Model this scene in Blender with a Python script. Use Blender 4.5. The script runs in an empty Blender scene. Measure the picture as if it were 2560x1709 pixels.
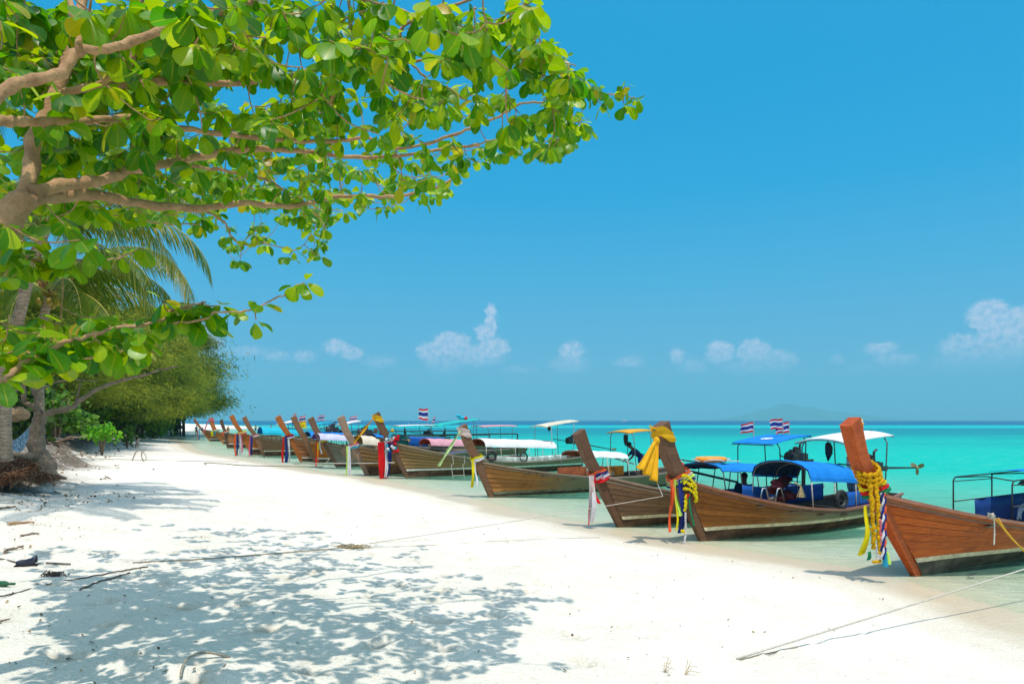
import bpy, math, random
import numpy as np
from mathutils import Vector, Matrix, Euler
random.seed(7); RNG = np.random.default_rng(7)
SC = bpy.context.scene; COL = SC.collection
PI = math.pi
F_PX = 1707.0; HC = 2.4; CU = 1280.0; CV = 1050.0      # focal length in photo pixels, eye height, principal column, horizon row

# ---------------------------------------------------------------- camera, sky, sun, exposure
cam = bpy.data.cameras.new('camera'); cam_o = bpy.data.objects.new('camera', cam); COL.objects.link(cam_o)
cam_o.location = (0, 0, HC); cam_o.rotation_euler = (PI/2, 0, 0)
cam.sensor_width = 36; cam.lens = 36*F_PX/2560; cam.shift_y = (CV-854.5)/2560
cam.clip_start = .05; cam.clip_end = 60000
SC.camera = cam_o
SUN_DIR = Vector((0.10, -0.32, 1.0)).normalized()
sun_l = bpy.data.lights.new('sun', 'SUN'); sun_l.energy = 3.4; sun_l.angle = math.radians(.55); sun_l.color = (1, .945, .86)
sun_o = bpy.data.objects.new('sun', sun_l); COL.objects.link(sun_o)
sun_o.rotation_euler = SUN_DIR.to_track_quat('Z', 'Y').to_euler()
SC.view_settings.view_transform = 'Standard'; SC.view_settings.look = 'None'
SC.view_settings.gamma = 1; SC.view_settings.use_curve_mapping = False
SC.view_settings.exposure = 0.16
SC.cycles.max_bounces = 8; SC.cycles.transparent_max_bounces = 12; SC.cycles.volume_bounces = 0
SC.cycles.caustics_reflective = False; SC.cycles.caustics_refractive = False

class NT:
    """small helper for node trees"""
    def __init__(s, tree): s.t = tree; s.n = tree.nodes; s.l = tree.links
    def add(s, kind, **kw):
        n = s.n.new(kind)
        for k, v in kw.items():
            if k == 'ins':
                for i, x in v.items(): s.put(n.inputs[i], x)
            else: setattr(n, k, v)
        return n
    def put(s, sock, x):
        if isinstance(x, bpy.types.NodeSocket): s.l.new(x, sock)
        elif isinstance(x, bpy.types.Node): s.l.new(x.outputs[0], sock)
        else: sock.default_value = x
    def m(s, op, a, b=None, c=None, clamp=False):
        n = s.n.new('ShaderNodeMath'); n.operation = op; n.use_clamp = clamp
        for i, x in enumerate((a, b, c)):
            if x is not None: s.put(n.inputs[i], x)
        return n.outputs[0]
    def vm(s, op, a, b=None, out=0):
        n = s.n.new('ShaderNodeVectorMath'); n.operation = op
        s.put(n.inputs[0], a)
        if b is not None: s.put(n.inputs[1], b)
        return n.outputs[out]
    def mix(s, fac, a, b, blend='MIX'):
        n = s.n.new('ShaderNodeMix'); n.data_type = 'RGBA'; n.blend_type = blend
        s.put(n.inputs[0], fac); s.put(n.inputs[6], c4(a)); s.put(n.inputs[7], c4(b))
        return n.outputs[2]
    def ramp(s, fac, stops, interp='LINEAR'):
        n = s.n.new('ShaderNodeValToRGB'); n.color_ramp.interpolation = interp
        e = n.color_ramp.elements
        while len(e) < len(stops): e.new(.5)
        for i, (p, c) in enumerate(stops):
            e[i].position = p; e[i].color = c4(c if not isinstance(c, (int, float)) else (c, c, c))
        s.put(n.inputs[0], fac)
        return n.outputs[0]
    def noise(s, vec, scale, detail=4, rough=.55, dist=0, out=0):
        n = s.n.new('ShaderNodeTexNoise')
        if vec is not None: s.put(n.inputs['Vector'], vec)
        n.inputs['Scale'].default_value = scale; n.inputs['Detail'].default_value = detail
        n.inputs['Roughness'].default_value = rough; n.inputs['Distortion'].default_value = dist
        return n.outputs[out]
    def smooth(s, x, a, b):
        n = s.n.new('ShaderNodeMapRange'); n.interpolation_type = 'SMOOTHSTEP'
        s.put(n.inputs[0], x); n.inputs[1].default_value = a; n.inputs[2].default_value = b
        return n.outputs[0]
def c4(c):
    if isinstance(c, (tuple, list)) and len(c) == 3: return (c[0], c[1], c[2], 1)
    return c
def srgb(r, g, b):
    f = lambda x: (x/255/12.92) if x/255 <= .04045 else ((x/255+.055)/1.055)**2.4
    return (f(r), f(g), f(b))

world = bpy.data.worlds.new('World'); SC.world = world; world.use_nodes = True
def build_world():
    W = NT(world.node_tree); W.n.clear()
    sky = W.add('ShaderNodeTexSky', sky_type='NISHITA', sun_disc=False)
    sky.sun_elevation = math.asin(SUN_DIR.z); sky.sun_rotation = math.atan2(SUN_DIR.x, SUN_DIR.y)
    sky.altitude = 0; sky.air_density = 1.0; sky.dust_density = .6; sky.ozone_density = 2.5
    tc = W.add('ShaderNodeTexCoord')
    d = W.vm('NORMALIZE', tc.outputs['Generated'])
    sep = W.add('ShaderNodeSeparateXYZ', ins={0: d})
    x, y, z = sep.outputs
    el = W.m('ARCSINE', z); az = W.m('ARCTAN2', x, y)
    # clear tropical air: saturated cyan blue overhead, paler and greyer to the horizon, the same all round
    SKC = 7.7
    def k(r, g, b): c = srgb(r, g, b); return tuple(q for q in c)
    grad = W.ramp(W.m('DIVIDE', W.m('MAXIMUM', el, 0), PI/2), [
        (0, k(96, 172, 212)), (.045, k(100, 176, 216)), (.12, k(68, 173, 222)), (.20, k(22, 164, 222)),
        (.29, k(0, 158, 217)), (.40, k(4, 156, 215)), (1.0, k(24, 122, 190))])
    grad = W.vm('MULTIPLY', grad, (SKC, SKC, SKC))
    base = W.mix(.95, sky.outputs[0], grad)
    # broad glow added to the sky round the sun, out of view, to brighten shade
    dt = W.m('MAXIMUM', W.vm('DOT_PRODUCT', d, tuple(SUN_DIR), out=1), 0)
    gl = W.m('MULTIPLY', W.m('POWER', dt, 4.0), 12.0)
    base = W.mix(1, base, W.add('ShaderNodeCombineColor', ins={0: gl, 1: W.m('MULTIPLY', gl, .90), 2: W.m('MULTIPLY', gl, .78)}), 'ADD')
    # cumulus low over the sea, fixed by compass direction and height
    def A(u, v): 
        X, Z = (u-CU)/F_PX, (CV-v)/F_PX
        return math.atan2(X, 1), math.atan2(Z, math.hypot(1, X))
    blobs = [(1228,795,13,26,1),(1213,830,22,20,.9),(1130,860,40,26,1),(1075,880,32,22,.8),(1235,868,34,22,.8),(1110,910,60,28,.45),(1190,890,80,30,.5),
        (840,868,30,16,.8),(878,885,26,16,.8),(690,890,42,14,.4),(760,890,34,14,.5),(620,880,70,18,.35),(950,905,50,20,.4),(1430,880,30,24,.7),(1425,915,55,28,.5),
        (1300,925,60,14,.4),(1570,905,40,16,.5),(1690,890,18,20,.6),(1735,918,42,24,.5),(1800,882,30,24,.95),(1885,880,32,26,.95),(1950,905,34,26,.8),(1880,920,80,24,.5),
        (2090,900,18,12,.5),(2200,872,34,16,.6),(2235,900,46,20,.55),(2160,925,60,20,.35),(2470,790,34,28,1),(2520,815,44,34,1),(2560,845,50,30,.9),(2400,865,34,22,.8),
        (2455,870,40,22,.8),(2440,910,90,30,.6),(2540,900,70,36,.6),(2390,935,50,14,.5),(515,855,34,36,.8),(490,890,60,30,.5),
        (2720,850,80,50,.9),(2850,890,90,40,.7),(380,880,70,30,.6),(200,890,90,26,.5)]
    v2 = W.add('ShaderNodeCombineXYZ', ins={0: az, 1: el})
    n1 = W.noise(v2, 55, 5, .6, out=1)
    off = W.vm('MULTIPLY', W.vm('SUBTRACT', n1, (.5, .5, .5)), (.020, .016, 0))
    n0 = W.noise(v2, 190, 3, .6, out=1)
    off2 = W.vm('MULTIPLY', W.vm('SUBTRACT', n0, (.5, .5, .5)), (.012, .010, 0))
    p = W.vm('ADD', W.vm('ADD', v2.outputs[0], off), off2)
    acc = None
    for (u, v, w, h, s) in blobs:
        a, e = A(u, v); ww, hh = w/F_PX*1.2, h/F_PX*1.2
        q = W.vm('MULTIPLY', W.vm('SUBTRACT', p, (a, e, 0)), (1/ww, 1/hh, 0))
        L = W.vm('LENGTH', q, out=1)
        mm = W.m('MULTIPLY', W.m('SUBTRACT', 1.25, L, clamp=True), s)
        acc = mm if acc is None else W.m('MAXIMUM', acc, mm)
    dens = W.smooth(acc, .10, .50)
    dens = W.m('MULTIPLY', dens, W.smooth(el, math.atan(95/F_PX)*.9, math.atan(185/F_PX)))
    dens = W.m('MULTIPLY', dens, .78)
    lit = W.noise(v2, 120, 4, .6)
    cc = W.ramp(lit, [(.3, k(138, 184, 222)), (.6, k(206, 214, 236))])
    cc = W.vm('MULTIPLY', cc, (SKC*1.05, SKC*1.05, SKC*1.05))
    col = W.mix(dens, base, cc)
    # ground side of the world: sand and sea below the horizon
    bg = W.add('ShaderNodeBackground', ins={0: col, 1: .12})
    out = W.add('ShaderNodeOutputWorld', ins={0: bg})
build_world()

# ---------------------------------------------------------------- material helpers
MATS = {}
def newmat(name):
    m = bpy.data.materials.new(name); m.use_nodes = True
    t = NT(m.node_tree); t.n.clear()
    return m, t
def finish(t, shader, disp=None):
    o = t.add('ShaderNodeOutputMaterial'); t.put(o.inputs[0], shader)
def princ(t, col, rough=.6, spec=.3, normal=None, **kw):
    p = t.add('ShaderNodeBsdfPrincipled')
    t.put(p.inputs['Base Color'], c4(col)); t.put(p.inputs['Roughness'], rough)
    t.put(p.inputs['Specular IOR Level'], spec)
    if normal is not None: t.put(p.inputs['Normal'], normal)
    for k, v in kw.items(): t.put(p.inputs[k.replace('_', ' ')], v)
    return p.outputs[0]
def bump(t, h, dist, strength=1.0):
    b = t.add('ShaderNodeBump'); t.put(b.inputs['Height'], h)
    b.inputs['Distance'].default_value = dist; b.inputs['Strength'].default_value = strength
    return b.outputs[0]
def plain(name, col, rough=.6, spec=.3, var=.18, scale=9, metal=0, trans=0, bumpd=0):
    """coloured surface with mottled wear"""
    if name in MATS: return MATS[name]
    m, t = newmat(name); tc = t.add('ShaderNodeTexCoord')
    n = t.noise(tc.outputs['Object'], scale, 5, .6)
    lo = tuple(c*(1-var*1.6) for c in col); hi = tuple(min(1, c*(1+var)+.01) for c in col)
    cl = t.ramp(n, [(.3, lo), (.7, hi)])
    nm = bump(t, n, bumpd) if bumpd else None
    sh = princ(t, cl, t.ramp(n, [(.2, max(0, rough-.12)), (.8, min(1, rough+.12))]), spec, nm, Metallic=metal)
    if trans:
        tr = t.add('ShaderNodeBsdfTranslucent', ins={0: cl})
        sh = t.add('ShaderNodeMixShader', ins={0: trans, 1: sh, 2: tr}).outputs[0]
    finish(t, sh); MATS[name] = m
    return m
def cloth(name, col, trans=.25, rough=.75):
    return plain(name, col, rough, .15, .10, 4, trans=trans, bumpd=.012)
def wood(name, c1, c2, dark, rough=.5, spec=.35, stripe=0, blotch=.35, aft=None, varn=0):
    """planking grain running along the hull; dark = stain colour; aft = colour the wood weathers to toward the stern"""
    if name in MATS: return MATS[name]
    m, t = newmat(name); tc = t.add('ShaderNodeTexCoord'); oi = t.add('ShaderNodeObjectInfo')
    ob = tc.outputs['Object']
    off = t.vm('ADD', ob, t.vm('MULTIPLY', t.add('ShaderNodeCombineXYZ', ins={0: oi.outputs['Random'], 1: oi.outputs['Random'], 2: oi.outputs['Random']}), (37, 11, 23)))
    g = t.noise(t.vm('MULTIPLY', off, (1.3, 9, 22)), 1.5, 6, .65, .6)
    g2 = t.noise(t.vm('MULTIPLY', off, (3, 30, 80)), 1.5, 3, .6)
    col = t.mix(t.ramp(g, [(.3, 0), (.7, 1)]), c1, c2)
    rnd = t.m('MULTIPLY_ADD', oi.outputs['Random'], .5, .75)
    col = t.mix(1, col, t.add('ShaderNodeCombineColor', ins={0: rnd, 1: rnd, 2: rnd}), 'MULTIPLY')
    col = t.mix(t.ramp(g2, [(.45, 0), (.75, .35)]), col, dark)
    bl = t.noise(ob, 1.7, 5, .65, .4)
    col = t.mix(t.ramp(bl, [(.52, 0), (.72, blotch)]), col, dark)
    lp = t.add('ShaderNodeAttribute', attribute_name='lap').outputs['Fac']
    seam = t.m('MAXIMUM', t.smooth(lp, .965, 1.0), t.m('MULTIPLY', t.m('GREATER_THAN', lp, .0005), t.smooth(lp, .05, .0)))
    col = t.mix(t.m('MULTIPLY', seam, .5), col, tuple(c*.35 for c in dark))
    if stripe:
        at = t.add('ShaderNodeAttribute', attribute_name='lap')
        s = t.m('ADD', at.outputs['Fac'], t.m('MULTIPLY', t.m('SUBTRACT', g, .5), .9))
        col = t.mix(t.m('MULTIPLY', t.smooth(s, .72, .5), stripe), col, dark)
    if aft:
        sx = t.add('ShaderNodeSeparateXYZ', ins={0: ob})
        f = t.smooth(t.m('ADD', sx.outputs[0], t.m('MULTIPLY', t.m('SUBTRACT', bl, .5), 2.0)), -1.2, -3.2)
        col = t.mix(t.m('MULTIPLY', f, .85), col, t.mix(g, tuple(c*.65 for c in aft), aft))
    nm = bump(t, g2, .004)
    finish(t, princ(t, col, t.ramp(g, [(.2, rough-.12), (.8, rough+.15)]), spec, nm, Coat_Weight=varn, Coat_Roughness=.25)); MATS[name] = m
    return m

# ---------------------------------------------------------------- object helpers
def link(o, parent=None):
    COL.objects.link(o)
    if parent is not None: o.parent = parent
    return o
def tag(o, label=None, cat=None, group=None, kind=None):
    if label: o['label'] = label
    if cat: o['category'] = cat
    if group: o['group'] = group
    if kind: o['kind'] = kind
    return o
def empty(name, loc, label, cat, group=None, rz=0):
    o = bpy.data.objects.new(name, None); o.location = loc; o.rotation_euler = (0, 0, rz)
    o.empty_display_size = .2
    link(o); tag(o, label, cat, group)
    return o
class MB:
    def __init__(s): s.v = []; s.f = []; s.mi = []; s.cur = 0; s.att = None
    def add(s, vs, fs):
        b = len(s.v); s.v += [tuple(p) for p in vs]; s.f += [tuple(i+b for i in f) for f in fs]; s.mi += [s.cur]*len(fs)
        return s
    def box(s, c, size, R=None):
        hx, hy, hz = size[0]/2, size[1]/2, size[2]/2
        vs = [Vector((x, y, z)) for x in (-hx, hx) for y in (-hy, hy) for z in (-hz, hz)]
        if R is not None: vs = [R @ p for p in vs]
        vs = [p+Vector(c) for p in vs]
        return s.add(vs, [(0,1,3,2),(4,6,7,5),(0,4,5,1),(2,3,7,6),(0,2,6,4),(1,5,7,3)])
    def tube(s, pts, r, n=6, cap=True, flat=1.0):
        pts = [Vector(p) for p in pts]; m = len(pts)
        if not hasattr(r, '__len__'): r = [r]*m
        up = None; vs = []
        for i, p in enumerate(pts):
            t = (pts[min(i+1, m-1)]-pts[max(i-1, 0)])
            if t.length < 1e-9: t = Vector((0, 0, 1))
            t.normalize()
            if up is None: up = t.orthogonal().normalized()
            up = (up - t*up.dot(t))
            if up.length < 1e-6: up = t.orthogonal()
            up.normalize(); w = t.cross(up)
            for k in range(n):
                a = 2*PI*k/n
                vs.append(p + (up*math.cos(a) + w*math.sin(a)*flat)*r[i])
        fs = [(i*n+k, i*n+(k+1) % n, (i+1)*n+(k+1) % n, (i+1)*n+k) for i in range(m-1) for k in range(n)]
        if cap: fs += [tuple(reversed(range(n))), tuple((m-1)*n+k for k in range(n))]
        return s.add(vs, fs)
    def ball(s, c, r, n=6, m=4, sc=(1, 1, 1)):
        vs = [Vector((0, 0, 1))]; 
        for j in range(1, m):
            for i in range(n):
                a, b = 2*PI*i/n, PI*j/m
                vs.append(Vector((math.cos(a)*math.sin(b), math.sin(a)*math.sin(b), math.cos(b))))
        vs.append(Vector((0, 0, -1)))
        fs = [(0, 1+i, 1+(i+1) % n) for i in range(n)]
        for j in range(m-2):
            fs += [(1+j*n+i, 1+(j+1)*n+i, 1+(j+1)*n+(i+1) % n, 1+j*n+(i+1) % n) for i in range(n)]
        L = len(vs)-1; fs += [(L, 1+(m-2)*n+(i+1) % n, 1+(m-2)*n+i) for i in range(n)]
        return s.add([Vector(c)+Vector((p.x*sc[0], p.y*sc[1], p.z*sc[2]))*r for p in vs], fs)
    def sheet(s, rows, thick=0):
        """rows: list of equal-length rows of points"""
        R, C = len(rows), len(rows[0]); vs = [Vector(p) for r in rows for p in r]
        fs = [(i*C+j, i*C+j+1, (i+1)*C+j+1, (i+1)*C+j) for i in range(R-1) for j in range(C-1)]
        if thick:
            n = len(vs); d = Vector(thick) if hasattr(thick, '__len__') else Vector((0, 0, -thick))
            vs += [p+d for p in vs[:n]]
            fs += [tuple(reversed([i+n for i in f])) for f in fs[:]]
            ring = [(0, j) for j in range(C)]+[(i, C-1) for i in range(1, R)]+[(R-1, j) for j in range(C-2, -1, -1)]+[(i, 0) for i in range(R-2, 0, -1)]
            ids = [i*C+j for i, j in ring]
            for a, b in zip(ids, ids[1:]+ids[:1]): fs.append((b, a, a+n, b+n))
        return s.add(vs, fs)
    def build(s, name, mat, parent=None, world=False, smooth=False, label=None, kind=None):
        me = bpy.data.meshes.new(name)
        v = s.v
        if world and parent is not None:
            L = parent.location; v = [(p[0]-L[0], p[1]-L[1], p[2]-L[2]) for p in v]
        me.from_pydata(v, [], s.f)
        for mm in (mat if isinstance(mat, (list, tuple)) else [mat]): me.materials.append(mm)
        if isinstance(mat, (list, tuple)): me.polygons.foreach_set('material_index', s.mi)
        if smooth: me.polygons.foreach_set('use_smooth', [True]*len(s.f))
        me.update()
        o = bpy.data.objects.new(name, me); link(o, parent); tag(o, label, None, None, kind)
        return o
def np_mesh(name, V, Fq, mat, smooth=True, attrs=None):
    """mesh from numpy arrays: V (n,3), Fq (m,3|4)"""
    me = bpy.data.meshes.new(name); k = Fq.shape[1]
    me.vertices.add(len(V)); me.vertices.foreach_set('co', V.astype(np.float32).ravel())
    me.loops.add(Fq.size); me.loops.foreach_set('vertex_index', Fq.astype(np.int32).ravel())
    me.polygons.add(len(Fq)); me.polygons.foreach_set('loop_start', np.arange(0, Fq.size, k, dtype=np.int32))
    me.polygons.foreach_set('loop_total', np.full(len(Fq), k, dtype=np.int32))
    me.polygons.foreach_set('use_smooth', np.full(len(Fq), smooth))
    me.update(calc_edges=True)
    if attrs:
        for an, av in attrs.items():
            a = me.attributes.new(an, 'FLOAT', 'POINT'); a.data.foreach_set('value', av.astype(np.float32))
    me.materials.append(mat)
    return bpy.data.objects.new(name, me)

def ray(u, v): return Vector(((u-CU)/F_PX, 1.0, (CV-v)/F_PX))
def P(u, v, Y): 
    r = ray(u, v); return Vector((r.x*Y, Y, HC+r.z*Y))

# ---------------------------------------------------------------- terrain
SHORE = np.array([(9.5,-60),(8.6,-12),(7.4,3),(6.6,7.5),(5.7,10.9),(3.3,13.7),(1.8,15.7),(.2,18.2),(-1.7,21.9),(-6.2,28.8),(-8.8,31.5),(-12.6,37),(-15.2,40.5),(-19.8,46.5),(-22,49.5),(-28,60),(-33,70),(-38.5,79),(-47,95),(-60,125),(-74,160),
                  (-78,185),(-76,205),(-84,232),(-112,262),(-150,330),(-260,520),(-600,900),(-4000,4000)], float)
BANK = np.array([(-11,-60),(-11.2,0),(-11.0,10),(-11.4,15),(-12.4,18),(-15.5,22),(-17.0,27),(-20.5,31),(-24.0,37),(-31,50),(-44,75),(-62,108),(-80,143),(-104,195),(-150,300),(-300,560),(-650,930),(-4000,4080)], float)
def sdist(X, Y, line):
    """distance to the polyline; positive on its left side going away from the viewer (inland)"""
    best = np.full(X.shape, 1e18); sign = np.ones(X.shape)
    for a, b in zip(line[:-1], line[1:]):
        dx, dy = b-a; L2 = dx*dx+dy*dy
        t = np.clip(((X-a[0])*dx+(Y-a[1])*dy)/L2, 0, 1)
        px, py = X-(a[0]+t*dx), Y-(a[1]+t*dy); d2 = px*px+py*py
        cr = dx*(Y-a[1])-dy*(X-a[0])
        upd = d2 < best-1e-9
        best = np.where(upd, d2, best); sign = np.where(upd, np.where(cr > 0, 1, -1), sign)
    return np.sqrt(best)*sign
def hash2(ix, iy, s):
    h = (ix*374761393 + iy*668265263 + s*1442695041) & 0x7fffffff
    h = ((h ^ (h >> 13))*1274126177) & 0x7fffffff
    return ((h ^ (h >> 16)) & 0xffff)/65535.0
def vnoise(x, y, s=0):
    ix, iy = np.floor(x).astype(np.int64), np.floor(y).astype(np.int64); fx, fy = x-ix, y-iy
    fx, fy = fx*fx*(3-2*fx), fy*fy*(3-2*fy)
    a, b, c, d = hash2(ix, iy, s), hash2(ix+1, iy, s), hash2(ix, iy+1, s), hash2(ix+1, iy+1, s)
    return (a*(1-fx)+b*fx)*(1-fy)+(c*(1-fx)+d*fx)*fy
def fbm(x, y, o=4, s=0):
    r = 0; a = .5
    for i in range(o): r = r+a*(vnoise(x*2**i, y*2**i, s+i*17)-.5); a *= .5
    return r
def sstep(x, a, b):
    t = np.clip((x-a)/(b-a), 0, 1); return t*t*(3-2*t)
def ground_smooth(X, Y):
    s = sdist(X, Y, SHORE)
    z = np.where(s > 0, np.minimum(.065*s, .7+.022*s), np.maximum(-.052*(-s)-.0009*s*s, -3.2))
    z = np.where(s > 0, np.minimum(z, 1.15+.004*s), z)
    bw = sdist(X+1.2*fbm(X*.35, Y*.35, 3, 5), Y+1.2*fbm(X*.35+9, Y*.35, 3, 6), BANK)
    far = sstep(Y, 25, 60)
    z = z + sstep(bw, -.5, .9)*(.75+.35*far)
    return z, s, bw
def ground_h(X, Y):
    X = np.asarray(X, float); Y = np.asarray(Y, float)
    z, s, bw = ground_smooth(X, Y)
    dry = sstep(s, .3, 2.5)
    scuff = .25+.75*sstep(-X*.7-Y*.25+3.2, -1.5, 2.5)        # trampled sand under the tree
    z = z + dry*(.05*fbm(X*.45, Y*.45, 3, 1) + scuff*(.075*fbm(X*1.9, Y*1.9, 4, 2) + .07*np.abs(fbm(X*5.5, Y*5.5, 3, 3))))
    # footprints: irregular cells pressed in with a raised rim
    near = dry*sstep(Y, 24, 14)
    if np.any(near > 0):
        cx, cy = np.floor(X/.62), np.floor(Y/.62)
        foot = np.zeros_like(z)
        for ox in (-1, 0, 1):
            for oy in (-1, 0, 1):
                gx, gy = (cx+ox).astype(np.int64), (cy+oy).astype(np.int64)
                qx, qy = (gx+hash2(gx, gy, 31))*.62, (gy+hash2(gx, gy, 47))*.62
                an = hash2(gx, gy, 53)*3.1; on = hash2(gx, gy, 59)
                dx, dy = X-qx, Y-qy
                rx, ry = dx*np.cos(an)+dy*np.sin(an), -dx*np.sin(an)+dy*np.cos(an)
                r = np.sqrt((rx/.15)**2+(ry/.075)**2)
                foot += np.where(on > .42, -.050*np.exp(-r**3*.9)+.024*np.exp(-((r-1.35)/.32)**2), 0)
        z = z + foot*near*scuff
        z = z + near*.07*np.exp(-(((X+2.3)/.55)**2+((Y-4.9)/.28)**2))*(1+2*fbm(X*7, Y*7, 3, 9))   # low heap, lower left
    # eroded bank: ragged roots and slumped sand
    rag = sstep(np.abs(bw-.2), 2.2, .2)
    z = z + rag*.42*fbm(X*1.1, Y*1.1, 4, 12) + sstep(bw, 1, 6)*.3*fbm(X*.22, Y*.22, 3, 14)
    z = np.where(s < 0, z+.012*fbm(X*1.3, Y*3, 3, 21), z)
    return z
def gz(x, y): return float(ground_h(np.array([x]), np.array([y]))[0])
def G(u, v, lift=0):
    """where the sight line meets the ground"""
    r = ray(u, v); a, b = 3.0, 900.0
    for n in (160, 24, 24):
        Y = np.geomspace(a, b, n); hit = HC+r.z*Y <= ground_h(r.x*Y, Y)
        if not hit.any(): return Vector((r.x*b, b, 0))
        k = int(np.argmax(hit)); a, b = Y[max(0, k-1)], Y[k]
    return Vector((r.x*b, b, gz(r.x*b, b)+lift))
def axis(dense_a, dense_b, step, far_neg, far_pos, g=1.055):
    mid = list(np.arange(dense_a, dense_b+1e-6, step))
    r, s = [], step
    x = mid[-1]
    while x < far_pos: s *= g; x += s; r.append(x)
    l, s = [], step; x = mid[0]
    while x > far_neg: s *= g; x -= s; l.append(x)
    return np.array(l[::-1]+mid+r)
def grid_faces(nx, ny):
    i = np.arange((nx-1)*(ny-1)); a = (i//(nx-1))*nx+i % (nx-1)
    return np.stack([a, a+1, a+nx+1, a+nx], 1)

def mat_sand():
    m, t = newmat('sand'); g = t.add('ShaderNodeNewGeometry'); p = g.outputs['Position']
    at = t.add('ShaderNodeAttribute', attribute_name='shore').outputs['Fac']
    bk = t.add('ShaderNodeAttribute', attribute_name='bank').outputs['Fac']
    n1 = t.noise(p, 1.3, 5, .6); n2 = t.noise(p, 60, 3, .7); n3 = t.noise(p, 9, 4, .6)
    col = t.mix(t.ramp(n1, [(.35, 0), (.7, 1)]), (.82, .76, .66), (.73, .67, .57))
    col = t.mix(t.ramp(n2, [(.56, 0), (.70, .55)]), col, (.38, .31, .22))            # coarse shell and coral grains
    col = t.mix(t.ramp(n3, [(.58, 0), (.8, .35)]), col, (.62, .56, .45))
    fk = t.noise(p, 22, 4, .75); col = t.mix(t.m('MULTIPLY', t.ramp(fk, [(.62, 0), (.70, .75)]), t.smooth(n1, .42, .6)), col, (.26, .20, .13))   # shell and twig specks
    # washed strip by the waterline: darker while wet
    w = t.m('ADD', at, t.m('MULTIPLY', t.m('SUBTRACT', t.noise(t.vm('MULTIPLY', p, (1, 1, 0)), .5, 4, .5), .5), 1.5))
    wet = t.m('MULTIPLY', t.smooth(w, 1.7, .7), t.m('SUBTRACT', 1, t.m('MULTIPLY', t.smooth(at, .1, -1.2), .75)))
    col = t.mix(wet, col, t.mix(n1, (.58, .48, .33), (.66, .565, .415)))
    edge = t.m('MULTIPLY', t.smooth(w, 2.1, 1.7), t.smooth(w, 1.3, 1.6))
    col = t.mix(t.m('MULTIPLY', edge, .25), col, (.55, .44, .31))
    # seabed under the lagoon
    col = t.mix(t.smooth(at, -.5, -6), col, (.74, .74, .60))
    rpl = t.noise(t.vm('MULTIPLY', p, (1.1, 4.6, 0)), 1.5, 5, .65, .5)
    col = t.mix(t.m('MULTIPLY', t.m('MULTIPLY', t.smooth(at, .5, -.3), t.smooth(at, -14, -5)), t.ramp(rpl, [(.44, .0), (.58, .55)])), col, (.50, .48, .36))   # light and dark ripple network painted into the submerged sand
    pit = t.add('ShaderNodeAttribute', attribute_name='pit').outputs['Fac']
    pm = t.m('MULTIPLY', pit, t.ramp(t.noise(p, 14, 5, .7), [(.36, .15), (.58, 1)]))
    col = t.mix(t.m('MULTIPLY', pm, .62), col, (.36, .30, .21))                       # shade of scuffs and footprints put into the colour, mottled like brown grit
    # root litter on bank and forest floor; the dark tones also paint in tree shade
    lit = t.m('MULTIPLY', t.smooth(bk, -1.8, .3), t.ramp(t.noise(p, 2.2, 6, .75), [(.38, 0), (.50, .92)]))
    col = t.mix(lit, col, t.mix(n2, (.09, .065, .045), (.26, .19, .13)))
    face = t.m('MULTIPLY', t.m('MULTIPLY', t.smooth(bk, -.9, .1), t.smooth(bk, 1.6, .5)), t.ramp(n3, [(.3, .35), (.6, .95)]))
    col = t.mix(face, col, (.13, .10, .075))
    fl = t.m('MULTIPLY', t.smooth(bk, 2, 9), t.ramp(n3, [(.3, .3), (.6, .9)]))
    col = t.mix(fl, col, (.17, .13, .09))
    h = t.m('ADD', t.m('MULTIPLY', n2, .35), n3)
    nm = bump(t, t.m('ADD', h, t.noise(p, 25, 3, .6)), .03, .9)
    finish(t, princ(t, col, t.mix(wet, (.9,)*3, (.35,)*3), t.m('MULTIPLY', wet, .25), nm))
    return m
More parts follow.
